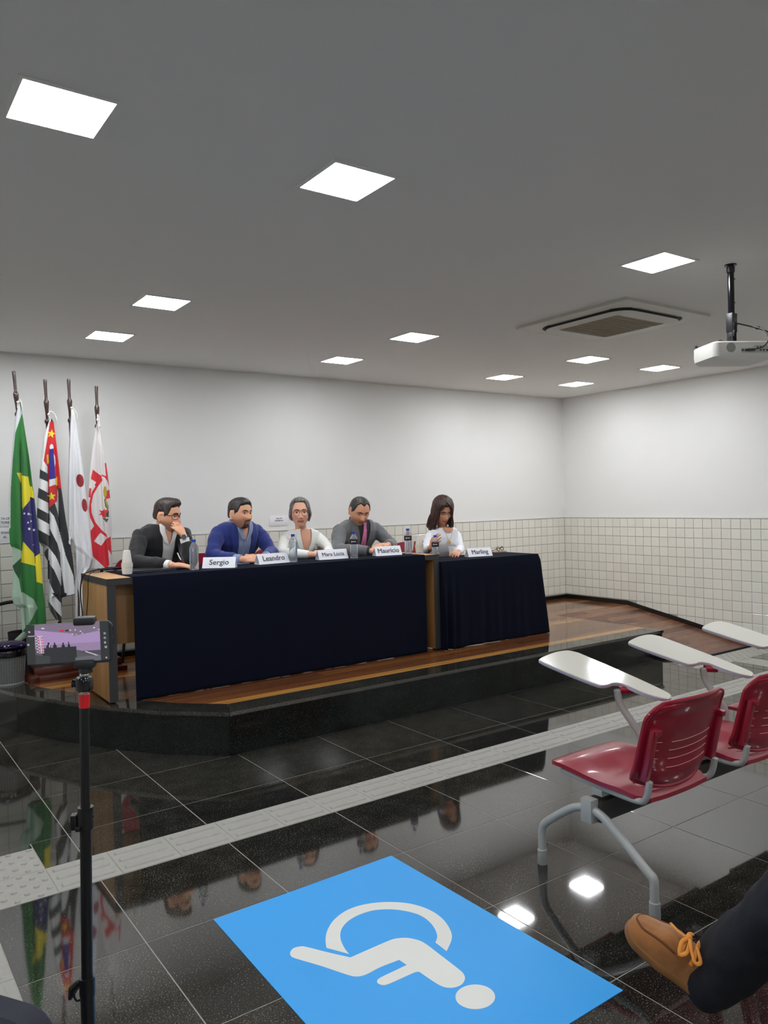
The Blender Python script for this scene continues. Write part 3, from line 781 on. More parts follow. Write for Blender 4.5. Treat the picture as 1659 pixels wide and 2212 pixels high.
# ================================================================ WASTE BIN AND THINGS AT THE LEFT OF THE STAGE
M_mesh = mat('grey_wire_mesh', (96, 98, 98), .5, var=.25, vscale=140)
bin_ = empty('waste_bin', (.985, 6.10, ZD)); tag(bin_, 'grey mesh waste bin with black rim at the left end of the stage', 'bin')
MB().lathe([(0, .006), (.100, .006), (.103, .0), (.118, .205), (.114, .205), (.099, .010), (0, .010)], n=40).build('basket', M_mesh, bin_)
b = MB()
for k in range(6):
    z = .03+.028*k; r = .1015+(z/.205)*.0155
    b.tube([(r*math.cos(a*PI/24), r*math.sin(a*PI/24), z) for a in range(49)], .0012, 5, caps=False)
for k in range(40):
    a = 2*PI*k/40; b.tube([(.1035*math.cos(a), .1035*math.sin(a), .004), (.1185*math.cos(a), .1185*math.sin(a), .2)], .0011, 5)
o = b.build('wires', M_greymetal, bin_); o['kind'] = 'stuff'
MB().lathe([(.100, -.0), (.107, .002), (.108, .012), (.1035, .014)], n=40, cap=False).build('foot_ring', M_greymetal, bin_)
MB().lathe([(.1155, .200), (.124, .203), (.126, .235), (.120, .248), (.113, .246), (.114, .2)], n=40, cap=False).build('rim', M_blackgloss, bin_)
hb = empty('handbag', (.985, 6.095, ZD+.250)); tag(hb, 'glossy dark purple bag lying on top of the waste bin', 'bag')
MB().ball((0, 0, .022), (.135, .105, .034), 32, 14).build('bag_body', mat('purple_patent', (34, 22, 62), .12), hb)
MB().tube(catmull([(-.12, -.02, .02), (-.06, -.10, .034), (.03, -.10, .034), (.12, -.02, .02)], 8), .004, 8).build('piping', M_blackgloss, hb)
ch = empty('office_chair', (.655, 6.16, ZD)); tag(ch, 'black office chair cut by the left picture edge behind the bin', 'chair')
MB().box((.085, .12, .62), (.36, .06, .42), Matrix.Rotation(-.12, 3, 'X'), .028).build('backrest', M_blackgloss, ch)
MB().box((0, -.02, .40), (.40, .30, .07), None, .025).build('seat', M_blackgloss, ch)
MB().tube([(0, 0, .365), (0, 0, .06)], .025, 14).build('post', M_black, ch)
for k in range(5):
    a = 2*PI*k/5; MB().tube([(0, 0, .08), (.16*math.cos(a), .13*math.sin(a), .045), (.2*math.cos(a), .17*math.sin(a), .03)], [.02, .016, .012], 8).tube([(.2*math.cos(a)-.01, .17*math.sin(a), .024), (.2*math.cos(a)+.01, .17*math.sin(a), .024)], .022, 12).build('castor_leg', M_black, ch)
MB().tube(catmull([(.19, .08, .44), (.235, .10, .50), (.25, .13, .535), (.36, .15, .556), (.455, .15, .562)], 6), [.014]*24+[.012], 8).build('armrest', M_black, ch)
bk = empty('wicker_basket', (1.125, 6.33, ZD)); tag(bk, 'dark wicker basket behind the bin at the foot of the green flag', 'basket')
MB().lathe([(0, .004), (.075, 0), (.095, .30), (.098, .33), (.092, .33), (.088, .30), (.072, .008), (0, .008)], n=32).build('wicker', mat('dark_wicker', (34, 28, 30), .8, bump=1, bscale=120, var=.4, vscale=90), bk)
b = MB(); a = at(22, 1396, 'y', 6.20); c = at(57, 1368, 'y', 6.20)
o = MB().tube([a, a.lerp(c, .5), c], [.012, .02, .026], 14, flat=(0, 1, 0)).build('rolled_paper', mat('pale_green_paper', (176, 196, 176), .6)); recenter(o); tag(o, 'rolled pale paper leaning up out of the dark basket', 'paper')

# ================================================================ PHONE ON A STICK (nearest object)
D0 = 1.53
def ph(px, py, d=D0): return at_d(px, py, d)
root = at_d(186, 2150, D0); base = Vector((root.x, root.y, 0))
Cc = ph(153, 1390)
toc = Vector(CAM)-Cc; az = math.atan2(toc.x, -toc.y)            # turn so that -y faces the camera
rz = az - math.radians(13)
mob = empty('smartphone', Cc, rz); tag(mob, 'black smartphone held sideways on the stand, filming the panel', 'phone')
sc = D0/F_PX; W, Hh, T = 176*sc/2, 90*sc/2, .0045
tiltM = Matrix.Rotation(-.012, 4, 'Y')
def pm_(b, name, m, par=mob, sm_=35): o = b.build(name, m, par, smooth=sm_); return o
R90 = tiltM @ Matrix.Rotation(PI/2, 4, 'X')
b = MB(); L0 = rrect(2*W, 2*Hh, .012, 6); L1 = rrect(2*W-.003, 2*Hh-.003, .011, 6)
n_ = len(L0); vs = []
for (L, z) in ((L1, -T), (L0, -T+.0015), (L0, T-.0015), (L1, T)): vs += [R90 @ Vector((p[0], p[1], z)) for p in L]
b.add(vs, [tuple(reversed(range(n_))), tuple(range(3*n_, 4*n_))]+[(k*n_+i, k*n_+(i+1) % n_, (k+1)*n_+(i+1) % n_, (k+1)*n_+i) for k in range(3) for i in range(n_)])
pm_(b, 'case', mat('phone_case', (48, 50, 54), .5))
# screen picture: a coarse grid of coloured vertices, as the screen shows it
def scr(u, v):                                   # u, v in pixels of the photo crop (x 255..950, y 245..600)
    if not (327 <= u <= 845): 
        c = (52, 55, 56)
        if u > 845:
            for (cx, cy, rr_) in ((882, 362, 7), (882, 400, 7), (882, 440, 7), (888, 478, 8), (888, 570, 6)):
                if abs(math.hypot(u-cx, v-cy)-rr_+1) < 2.5: c = (190, 195, 205)
        else:
            for (cx, cy, rr_) in ((287, 313, 5), (276, 421, 6)):
                if abs(math.hypot(u-cx, v-cy)-rr_+1) < 3: c = (200, 200, 205)
            if abs(v-350) < 3 and u > 277: c = (180, 180, 186)
        return c
    top = 300+(u-327)*.16 if u < 635 else 368-(u-635)*.16
    wallb = 462 if u < 650 else 486+(u-650)*.30
    if v < top: c = (132, 118, 140)
    else: c = (176, 150, 196) if v < 430 else (158, 136, 172)
    for (cx, cy, w, h) in ((394, 289, 17, 6), (690, 332, 10, 4), (625, 352, 8, 3), (655, 355, 8, 3), (705, 350, 10, 3), (800, 308, 14, 4), (836, 325, 10, 3)):
        if abs(u-cx)+abs(v-cy)*w/h < w: c = (240, 236, 250)
    if v > wallb: c = (92, 92, 96)
    if 380 < u < 652 and v > 458: c = (50, 52, 56) if v < 520+(u-380)*.12 or u > 430 else (88, 88, 92)
    if u < 440 and v > 510+(u-330)*.2: c = (66, 70, 70)
    if u > 650 and v > 500 and (u-650)*.36+498 > v: c = (84, 80, 90)
    if u > 720 and v > 505 and abs(v-(505+(u-720)*.42)) < 5: c = (200, 196, 210)
    if u > 640 and v > 545-(u-640)*.0 and v > 560-(u-600)*.12: c = (108, 108, 116)
    for (cx, w, cy) in ((434, 18, 426), (482, 16, 428), (548, 13, 432), (593, 9, 430)):
        if abs(u-cx)*1.0 < w*(.35+.65*sm((v-cy)/14)) and cy-14 < v < 456: c = (46, 40, 60)
    if 436 < u < 443 and 430 < v < 455: c = (220, 200, 220)
    for k, cl in enumerate(((70, 90, 80), (200, 60, 90), (220, 200, 220), (214, 90, 110))):
        x0 = 338+k*15
        if abs(u-x0-(v-360)*.06) < 5 and 350 < v < 500: c = cl if int(v/12+k) % 2 else (214, 196, 214)
    if 528 < u < 562 and 310 < v < 328: c = (226, 40, 60)
    if 570 < u < 596 and 310 < v < 326: c = (60, 50, 62)
    if (608 < u < 616 or 644 < u < 652) and 312 < v < 324: c = (235, 232, 240)
    return c
nu, nv = 174, 88; b = MB(); cols = []
def SP(i, j):
    u = 262+(914-262)*i/(nu-1); v = 256+(590-256)*j/(nv-1); cols.append(lin(scr(u, v)))
    x = (u-(153*3.95))*sc/3.95; z = -(v+1280*3.95-1390*3.95)*sc/3.95
    return tiltM @ Vector((x*1.02, -T-.0006, z))
P0 = [SP(i, j) for i in range(nu) for j in range(nv)]
b.add(P0, [(i*nv+j, (i+1)*nv+j, (i+1)*nv+j+1, i*nv+j+1) for i in range(nu-1) for j in range(nv-1)], cols)
ms = bpy.data.materials.new('phone_screen'); ms.use_nodes = True; nt = ms.node_tree; bb = nt.nodes['Principled BSDF']
a_ = nt.nodes.new('ShaderNodeAttribute'); a_.attribute_name = 'Col'; nt.links.new(a_.outputs['Color'], bb.inputs['Emission Color']); bb.inputs['Emission Strength'].default_value = .85
bb.inputs['Base Color'].default_value = (.01, .01, .012, 1); bb.inputs['Roughness'].default_value = .15
pm_(b, 'screen', ms, sm_=0)
for zz, q in ((0, .012), (.022, .016)): pm_(MB().box((W, 0, zz), (.002, .004, q)), 'side_button', M_black)
# clamp, ball head, stick
st = empty('phone_stand', base); tag(st, 'black telescopic stand with red tape holding the smartphone', 'stand')
def stb(b, name, m): o = b.build(name, m, st); o.location = -base; return o
Rp = Matrix.Rotation(rz, 3, 'Z')
xk = ph(182, 1340); fwd = Rp @ Vector((0, 1, 0))
b = MB(); b.box(ph(183, 1341)+fwd*.002, (.040, .030, .016), Rp, .004); b.box(ph(183, 1390)+fwd*.012, (.030, .008, .10), Rp, .002); b.box(ph(184, 1434)+fwd*.002, (.038, .028, .016), Rp, .004)
b.tube([ph(185, 1438)+fwd*.003, ph(185, 1453)+fwd*.003], .013, 16)
stb(b, 'clamp', mat('clamp_plastic', (42, 43, 48), .45))
ax = [ph(181, 1453)+fwd*.003]
b = MB(); b.ball(ph(181, 1459)+fwd*.003, .009, 16, 10); stb(b, 'steel_ball', mat('chrome', (190, 190, 190), .15, metal=1))
b = MB(); b.tube([ph(181, 1463)+fwd*.003, ph(181, 1467)+fwd*.003, ph(181, 1490)+fwd*.003, ph(181, 1493)+fwd*.003], [.0145, .017, .017, .014], 20); b.tube([ph(168, 1478)+fwd*.003, ph(157, 1478)+fwd*.003], [.006, .009], 10)
stb(b, 'ball_head', M_blackgloss)
b = MB(); b.tube([ph(181, 1492)+fwd*.003, ph(181, 1504)+fwd*.003], .0075, 16); stb(b, 'steel_neck', mat('brushed_steel', (190, 188, 184), .3, metal=1))
xb = lambda y: 181.3+(y-1502)*.0105
def stick(y0, y1, r, name, m, r2=None):
    b = MB(); p0 = ph(xb(y0), y0)+fwd*.003; p1 = ph(xb(y1), y1)+fwd*.003; b.tube([p0, p1], [r, r2 or r], 18); return stb(b, name, m)
stick(1500, 1529, .0104, 'red_tape', mat('red_tape', (214, 26, 34), .35))
stick(1529, 1775, .0092, 'upper_tube', M_black)
stick(1744, 1790, .0150, 'locking_collar', M_black, .0155)
stick(1790, 2135, .0110, 'middle_tube', M_black)
stick(2112, 2150, .0150, 'lower_collar', M_black)
p0 = ph(xb(2150), 2150)+fwd*.003
b = MB(); b.tube([p0, (p0.x, p0.y, .22)], .0135, 18); stb(b, 'lower_tube', M_black)
b = MB(); b.box(ph(160, 1776)+fwd*.003, (.012, .02, .03), Rp, .002); b.box(ph(197, 1764)+fwd*.003, (.01, .008, .004), Rp, .001); b.box(ph(172, 1785)-fwd*.016, (.009, .004, .009), Rp, .001)
b.tube([ph(170, 2122)+fwd*.0, ph(158, 2135), ph(151, 2158)], [.006, .009, .004], 8); b.tube(catmull([ph(168, 2135), ph(160, 2150), ph(166, 2162), ph(176, 2158)], 4), .0022, 6)
stb(b, 'clamp_lever', M_black)
b = MB(); b.tube([(p0.x, p0.y, .22), (p0.x, p0.y, .26)], .022, 16); stb(b, 'leg_hub', M_black)
for k in range(3):
    a = .5+2*PI*k/3; b = MB(); b.tube([(p0.x, p0.y, .24), (p0.x+.24*math.cos(a), p0.y+.24*math.sin(a), .012)], .008, 10); b.ball((p0.x+.24*math.cos(a), p0.y+.24*math.sin(a), .012), .0115, 10, 8); stb(b, 'leg', M_black)

# ================================================================ BLUE FLOOR MAT
M_blue = mat('sky_blue_vinyl', (46, 160, 236), .5); M_sym = mat('white_vinyl', (222, 222, 216), .5)
fm = empty('floor_sign', (1.49, 2.1, 0)); tag(fm, 'blue vinyl floor sign with white wheelchair symbol on the granite', 'floor sign')
def fbuild(b, name, m): o = b.build(name, m, fm, smooth=20); o.location = -fm.location; return o
c1, c2, c3 = at(845, 1849, 'z', 0), at(461, 1987, 'z', 0), at(1346, 2140, 'z', 0)
c4 = at(660, 2212, 'z', 0); dirl = (c4-c2).normalized(); dirr = (c3-c1); c5 = c2+dirl*dirr.length
fbuild(MB().prism([(c2.x, c2.y), (c5.x, c5.y), (c3.x, c3.y), (c1.x, c1.y)], .0012, z0=.0004), 'vinyl_sheet', M_blue)
K = 960/1659
def fz(x, y): p = at(440+x*K, 1800+y*K, 'z', .0016); return (p.x, p.y)
def shape(pts, name, k=1, z=.0012):
    b = MB()
    P_ = [fz(*q) for q in pts]
    if k > 1: P_ = [(v.x, v.y) for v in catmull([(p[0], p[1], 0) for p in P_], k, True)]
    fbuild(b.prism(P_, .0006, z0=.0015), name, M_sym)
arc_o = [(458, 428), (455, 395), (463, 360), (490, 320), (540, 285), (610, 264), (690, 257), (770, 263), (840, 285), (890, 318), (920, 360), (926, 395), (907, 440)]
arc_i = [(865, 408), (872, 385), (862, 355), (838, 326), (800, 303), (745, 289), (690, 284), (630, 289), (575, 307), (535, 332), (513, 362), (511, 395), (525, 428), (543, 451)]
def dense(pts, k=4): return [(v.x, v.y) for v in catmull([(p[0], p[1], 0) for p in pts], k)]
shape(dense(arc_o)+dense(arc_i), 'wheel_arc')
body = dense([(548, 464), (620, 432), (690, 402), (720, 393), (760, 391), (800, 399), (830, 414), (880, 452), (950, 506), (970, 525), (975, 545), (962, 565), (935, 576), (905, 576), (880, 567), (845, 545), (806, 518)], 4)
arm = dense([(806, 518), (790, 519), (740, 541), (690, 563), (668, 567), (650, 560), (648, 550), (662, 538), (710, 515), (758, 492)], 3)
lower = dense([(758, 492), (730, 473)], 2)+dense([(730, 473), (660, 500), (605, 528), (570, 535), (535, 528), (440, 496), (345, 468), (326, 458), (323, 445), (335, 430), (360, 423), (385, 425), (460, 444), (548, 464)], 4)[:-1]
shape(body[:-1]+arm[:-1]+lower, 'figure')
shape([(1014+74*math.cos(a*PI/20), 611+46*math.sin(a*PI/20)) for a in range(40)], 'head_disc')

# ================================================================ AUDIENCE CHAIRS (one row joined by a beam)
M_red = mat('burgundy_plastic', (144, 16, 42), .32, coat=.3, bump=.08, bscale=500)
M_redd = mat('slot_gap', (206, 120, 128), .5)
M_tab = mat('tablet_laminate', (214, 212, 200), .12, coat=.4); M_tabe = mat('tablet_edge', (176, 174, 190), .35)
M_arm = mat('grey_enamel', (168, 170, 166), .3, coat=.2)
TAB = [(-.149, .539), (-.135, .556), (-.078, .563), (.023, .561), (.095, .542), (.118, .505), (.116, .465), (.078, .244), (.052, .12), (.021, .014), (-.011, -.009), (-.046, -.003), (-.068, .036), (-.074, .105), (-.062, .175), (-.085, .212), (-.145, .222), (-.172, .253), (-.169, .384), (-.158, .498)]
TA = Vector((-.2288, .9499, .2128)); TW = Vector((.9733, .2278, .0298)); TN = Vector((.0202, -.2139, .9766))
TO = Vector((2.851-2.555, 1.973-1.98, .66))
def chair_parts(t, tablet=True):
    # seat: a dished shell, local x across, y forwards, z up from the floor
    nx, ny = 22, 24; b = MB()
    def seat(i, j, under=0):
        u = -1+2*i/(nx-1); v = j/(ny-1)
        y = -.245+.475*v; hw = .205+.012*math.sin(PI*v)-(.03*sm((.12-v)/.12))-(.03*sm((v-.93)/.07))
        x = u*hw
        z = .428+.016*sm((v-.35)/.5)-.018*sm((v-.93)/.07)-.020*(1-u*u)*math.exp(-((v-.45)/.22)**2)
        z += -.004*abs(u)**6 + .018*(1-u*u)*math.exp(-((v-.78)/.12)**2)*.5
        z += -.026*sm((.25-v)/.25)*(1-.4*abs(u)**3)
        edge = max(abs(u)**10, (abs(2*v-1))**14)
        if under: z -= .018*(1-edge*.25)+.003
        return Vector((x, y, z))
    top = [[seat(i, j) for j in range(ny)] for i in range(nx)]; bot = [[seat(i, j, 1) for j in range(ny)] for i in range(nx)]
    def shell(top, bot, nx, ny):
        vs = [p for r in top for p in r]+[p for r in bot for p in r]; N = nx*ny; fs = []
        for i in range(nx-1):
            for j in range(ny-1):
                a = i*ny+j; fs.append((a, a+ny, a+ny+1, a+1)); fs.append((N+a, N+a+1, N+a+ny+1, N+a+ny))
        rim = [(i, 0) for i in range(nx)]+[(nx-1, j) for j in range(1, ny)]+[(i, ny-1) for i in range(nx-2, -1, -1)]+[(0, j) for j in range(ny-2, 0, -1)]
        for k in range(len(rim)):
            a = rim[k][0]*ny+rim[k][1]; c = rim[(k+1) % len(rim)]; c = c[0]*ny+c[1]; fs.append((a, c, N+c, N+a))
        return vs, fs
    s = MB().add(*shell(top, bot, nx, ny)).build('seat', M_red, t, smooth=50)
    b = MB()
    for k in range(3):
        y = -.13-.035*k; b.tube([Vector((x, y-.02*(1-(x/.15)**2), seat(int((x/.2+1)/2*(nx-1)), int((y+.245)/.475*(ny-1))).z+.0012)) for x in [-.13+.26*q/12 for q in range(13)]], .0018, 5)
    b.build('seat_slots', mat('seat_slot_shadow', (96, 14, 34), .5), s)
    # backrest shell: rounded rectangle, hollow towards the sitter, rounded lower edge
    nx, ny = 26, 26
    def back(i, j, rear=0):
        u = -1+2*i/(nx-1); v = j/(ny-1)
        t1 = min(1, max(0, (v-.80)/.20)); t0 = min(1, max(0, (.16-v)/.16)); hw = .238-.006*v-.060*(1-math.sqrt(1-t1*t1))-.030*(1-math.sqrt(1-t0*t0))
        x = u*hw
        low = .470-.046*(1-abs(u)**2.2); hi = .772-.012*abs(u)**3
        z = low+(hi-low)*v
        y = -.235-.075*v+.012*sm((.2-v)/.2)+.020*math.exp(-((v-.35)/.3)**2)*(1-u*u) - .045*(1-abs(u)**2.4) - .015*sm((v-.8)/.2)
        y += .03
        if rear: y -= .011-.006*max(abs(u)**12, abs(2*v-1)**16)
        return Vector((x, y, z))
    top = [[back(i, j) for j in range(ny)] for i in range(nx)]; bot = [[back(i, j, 1) for j in range(ny)] for i in range(nx)]
    k = MB().add(*shell(top, bot, nx, ny)).build('backrest', M_red, t, smooth=50)
    b = MB()                                    # rolled rim all round
    for path in ([back(0, j, .5) for j in range(ny)]+[back(i, ny-1, .5) for i in range(1, nx)]+[back(nx-1, j, .5) for j in range(ny-2, -1, -1)]+[back(i, 0, .5) for i in range(nx-2, -1, -1)],):
        b.tube(path, .0085, 8, caps=False)
    b.build('rim', M_red, k)
    b = MB()                                    # two sockets for the frame at the back
    for sx in (-1, 1):
        b = MB(); b.box((sx*.205, -.262, .575), (.032, .030, .20), Matrix.Rotation(.21, 3, 'X'), .006)
        b.box((sx*.200, -.290, .665), (.026, .036, .022), Matrix.Rotation(.21, 3, 'X'), .004); b.build('frame_socket', M_red, k)
    b = MB()                                    # slots seen as light lines on the back
    for q in range(4):
        z = .515+.032*q; v = (z-.43)/.33
        for (ua, ub) in ((-.80, -.62), (-.42, .62)):
            pts = []
            for w in range(13):
                u = ua+(ub-ua)*w/12; i = (u+1)/2*(nx-1); i0 = int(i); f_ = i-i0
                pv = v-.055*(1-u*u)*.6; j = max(0, min(ny-2, pv*(ny-1))); j0 = int(j)
                p = back(i0, j0, 1).lerp(back(min(i0+1, nx-1), j0, 1), f_); p = p.lerp(back(i0, j0+1, 1), j-j0)
                pts.append(p+Vector((0, -.0012, 0)))
            MB().tube(pts, .0017, 5).build('slot', M_redd, k)
    b = MB()
    for sx in (-1, 1):
        MB().tube(catmull([(sx*.19, .16, .407), (sx*.19, -.05, .392), (sx*.195, -.20, .392), (sx*.203, -.245, .415), (sx*.205, -.262, .48)], 6), .0125, 12).build('side_tube', M_arm, t)
    b = MB(); b.box((0, -.02, .372), (.40, .05, .03), None, .004); b.box((-.05, 0, .352), (.10, .09, .028), None, .004)
    b.build('seat_bracket', M_arm, t)
    if tablet:
        poly = catmull([(x, y, 0) for x, y in TAB], 5, True)
        MT = Matrix((( TW.x, TA.x, TN.x, TO.x), (TW.y, TA.y, TN.y, TO.y), (TW.z, TA.z, TN.z, TO.z), (0, 0, 0, 1)))
        c = Vector((sum(p.x for p in poly)/len(poly), sum(p.y for p in poly)/len(poly), 0)); n_ = len(poly)
        rims = [(1.0, -.0035), (1.0, -.013), (.985, -.0165)]
        b = MB(); vs = []
        for k_, z in rims: vs += [MT @ Vector((c.x+(p.x-c.x)*k_, c.y+(p.y-c.y)*k_, z)) for p in poly]
        fs = [(q*n_+i, q*n_+(i+1) % n_, (q+1)*n_+(i+1) % n_, (q+1)*n_+i) for q in range(2) for i in range(n_)]+[tuple(range(2*n_, 3*n_)), tuple(range(n_))]
        b.add(vs, fs); tb_ = b.build('tablet_edge', M_tabe, t)
        b = MB(); vs = []
        for k_, z in ((1.0, -.0034), (.985, 0)): vs += [MT @ Vector((c.x+(p.x-c.x)*k_, c.y+(p.y-c.y)*k_, z)) for p in poly]
        b.add(vs, [(i, (i+1) % n_, n_+(i+1) % n_, n_+i) for i in range(n_)]+[tuple(range(n_, 2*n_)), tuple(range(n_))]); b.build('writing_tablet', M_tab, t)
        hinge = MT @ Vector((-.075, .175, -.022))
        b = MB(); b.tube([hinge+Vector((.0, .02, -.004)), hinge+Vector((.045, -.015, -.004))], [.017, .02], 12); b.build('hinge', M_red, t)
        b = MB(); b.tube(catmull([hinge+Vector((-.012, .02, -.002)), hinge+Vector((.0, .01, -.07)), (.208, .09, .50), (.213, .082, .455), (.212, .08, .40), (.19, .06, .385)], 6), .0155, 12, flat=None); b.build('tablet_post', M_arm, t)
        for q in (-.15, -.12): MB().ball(MT @ Vector((q, .30+q*.3, -.019)), .006, 8, 6).build('screw', M_greymetal, t)
cl = ['red tablet-arm chair with lamp glare on its tablet, leftmost of the row',
      'red tablet-arm chair second in the row, half cut by the right edge', 'red tablet-arm chair third in the row, only tablet and seat tip visible']
base_chair = None
def copy_tree(o, parent=None):
    c = o.copy(); link(c, parent)
    for q in list(o.children): copy_tree(q, c)
    return c
CH0 = Vector((2.555, 1.98, 0)); PITCHX = .640
for k in range(3):
    if k == 0:
        base_chair = empty('tablet_chair', CH0); tag(base_chair, cl[0], 'chair', 'chairs of the beam-mounted front row'); chair_parts(base_chair); o = base_chair
    else:
        o = copy_tree(base_chair); o.location = CH0+Vector((PITCHX*k, 0, 0)); o['label'] = cl[k]
def beam(x0, x1, y, label, z=.335):
    t = empty('seat_beam', (x0, y, 0)); tag(t, label, 'chair frame', 'chair beams')
    MB().slab(.02, x1-x0, -.036, .036, z-.080, z, .004).build('crossbar', mat('dark_beam', (62, 62, 60), .5), t)
    for xx in (0.0, x1-x0-.05):
        p = MB().slab(xx-.022, xx+.022, -.026, .026, z-.078, z+.012, .003).build('end_block', M_arm, t)
        for s_, yy in ((1, .25), (-1, -.285)):
            ys = yy/abs(yy)
            l = MB().tube(catmull([(xx, ys*.02, z-.028), (xx-.0, ys*.09, z-.055), (xx, yy*.88, .185 if s_ > 0 else .165), (xx, yy*.985, .145), (xx, yy, .11), (xx, yy, .055)], 7), .0165, 16).build('leg', M_arm, t)
            MB().tube([(xx, yy, .0), (xx, yy, .006), (xx, yy, .062), (xx, yy, .064)], [.0165, .0205, .0195, .0175], 16).build('foot_cap', mat('grey_foot_cap', (160, 162, 160), .4), l)
beam(2.335, 4.40, 1.98, 'dark steel beam on bent grey legs under the red tablet-arm chairs')

# ================================================================ PEOPLE
def remesh(mb, voxel, smooth=2, noise_a=0, nsc=6, mats=None, name='m', seed=0):
    me = bpy.data.meshes.new('tmp'); me.from_pydata(mb.v, [], mb.f)
    bm = bmesh.new(); bm.from_mesh(me); bmesh.ops.recalc_face_normals(bm, faces=bm.faces); bm.to_mesh(me); bm.free()
    o = bpy.data.objects.new('tmp', me); scene.collection.objects.link(o)
    m = o.modifiers.new('r', 'REMESH'); m.mode = 'VOXEL'; m.voxel_size = voxel
    if smooth:
        s = o.modifiers.new('s', 'SMOOTH'); s.factor = .5; s.iterations = smooth
    dg = bpy.context.evaluated_depsgraph_get()
    out = bpy.data.meshes.new_from_object(o.evaluated_get(dg)); bpy.data.objects.remove(o); bpy.data.meshes.remove(me)
    if noise_a:
        off = Vector((seed*3.1, seed*1.7, seed))
        co = [v.co+v.normal*noise_a*(noise.noise(Vector((v.co.x*nsc, v.co.y*nsc, v.co.z*nsc*1.3))+off)+.5*noise.noise(v.co*nsc*2.6+off)) for v in out.vertices]
        out.vertices.foreach_set('co', [c for p in co for c in p]); out.update()
    out.materials.clear()
    for q in (mats or []): out.materials.append(q)
    out.polygons.foreach_set('use_smooth', [True]*len(out.polygons)); out.name = name
    return out
def limb(b, pts, rs, n=14):
    """tapered limb with round ends"""
    pts = [Vector(p) for p in pts]
    b.tube(pts, list(rs), n)
    for p, r in zip(pts, rs): b.ball(p, r*.995, n, 8)
def ringed(b, rings, n=28):
    """rings: (centre, half width, half depth, axis x, axis y)"""
    vs = []
    for c, rx, ry, ax_, ay_ in rings:
        for j in range(n):
            a = 2*PI*j/n; ca, sa = math.cos(a), math.sin(a); e = .85
            vs.append(Vector(c)+ax_*(rx*math.copysign(abs(ca)**e, ca))+ay_*(ry*math.copysign(abs(sa)**e, sa)))
    m = len(rings)
    b.add(vs, [(i*n+j, i*n+(j+1) % n, (i+1)*n+(j+1) % n, (i+1)*n+j) for i in range(m-1) for j in range(n)]+[tuple(range(n)), tuple(range((m-1)*n, m*n))])

G = lambda x, s: math.exp(-(x/s)**2)
def head_pt(phi, lam, k=None):
    """head surface: phi 0 = face, pi/2 = local +x side; lam -pi/2 chin .. pi/2 crown (head 0.235 high)"""
    k = k or {}
    wid = k.get('wide', 1); c = .1175
    cl, sl = math.cos(lam), math.sin(lam); cp, sp = math.cos(phi), math.sin(phi)
    front = max(0, cp)
    if lam >= 0: w = max(cl, 1e-5)**.82
    else: w = max(cl, 1e-5)**(.82-.32*front)
    z = c*sl
    x = .0765*wid*w*math.copysign(abs(sp)**.95, sp); y = (.093 if cp > 0 else .102)*w*math.copysign(abs(cp)**.92, cp)
    t = max(0, -z/c)
    x *= 1-(.30*k.get('jaw', 1))*sm((t-.15)/.85)
    if cp < 0: z += .052*sm(t*1.1)*min(1, -cp*1.6); y *= 1-.22*sm(t)
    y += .006*front*sm(z/.05) if z > 0 else 0
    if cp > 0:
        f = sm((cp-.15)/.5)
        y += f*( .0055*G(z-.024, .012)*G(x, .05)                                   # brow
              - .0115*(G(x-.031, .019)+G(x+.031, .019))*G(z-.003, .015)            # sockets
              + .0050*(G(x-.043, .017)+G(x+.043, .017))*G(z+.026, .019)            # cheekbones
              + (.004+.022*sm((.012-z)/.056))*G(x, .0085+.004*sm((.01-z)/.05))*sm((z+.056)/.013)*sm((.022-z)/.02)*k.get('nose', 1)
              + .0095*(G(x-.0125, .0065)+G(x+.0125, .0065))*G(z+.043, .0085)       # nostrils
              + .0065*(G(z+.0655, .0058)+1.15*G(z+.0790, .0062))*G(x, .021)        # lips
              - .0045*G(z+.0720, .0028)*G(x, .024)
              - .0035*G(z+.090, .008)*G(x, .03)
              + .0085*G(z+.104, .014)*G(x, .024)*k.get('chin', 1)
              - .0030*(G(x-.033, .012)+G(x+.033, .012))*G(z+.060, .018))
    return Vector((x, y, z))
def skin_colors(me, inv, base, k):
    """pigment by place on the face: lips, beard shadow, cheeks"""
    cols = np.empty((len(me.vertices), 4), dtype=np.float32); cols[:, 3] = 1
    base = np.array(lin(base)); lip = np.array(lin(k.get('lip', (150, 88, 80)))); beard = np.array(lin(k.get('beardc', (50, 38, 34))))
    bs = k.get('beard', 0); goat = k.get('goatee', 0); rosy = base*np.array([1.10, .86, .84])
    for i, v in enumerate(me.vertices):
        p = inv @ v.co; x, y, z = p; c = base
        if abs(x) < .1 and -.13 < z < .13 and y > -.12 and p.length < .16:
            if y > .03:
                r = .55*(G(x-.042, .02)+G(x+.042, .02))*G(z+.03, .02)+.5*G(x, .014)*G(z+.04, .016); c = c*(1-r)+rosy*r
                ln = (G(z+.0720, .0115)**2)*(1 if abs(x) < .023 else G(abs(x)-.023, .003)); ln = min(1, ln*1.1)
                dk = G(z+.0720, .0025)*(1 if abs(x) < .024 else 0)
                if goat:
                    g = max(sm((.034-abs(x))/.008)*sm((-z-.050)/.006), 0)*(0 if (abs(x) < .022 and .062 < -z < .083) else 1)*min(1, goat)
                    g = max(g, 0); c = c*(1-g*.9)+beard*g*.9
                c = c*(1-ln)+lip*ln; c = c*(1-dk*.55)
            if bs and z < -.02 and y > -.03:
                r = bs*sm((-z-.03)/.03)*(1-G(x, .02)*G(z+.072, .010))*sm((y+.03)/.04); c = c*(1-r)+beard*r
        cols[i, :3] = c
    a = me.color_attributes.new('Col', 'FLOAT_COLOR', 'POINT'); a.data.foreach_set('color', cols.ravel())

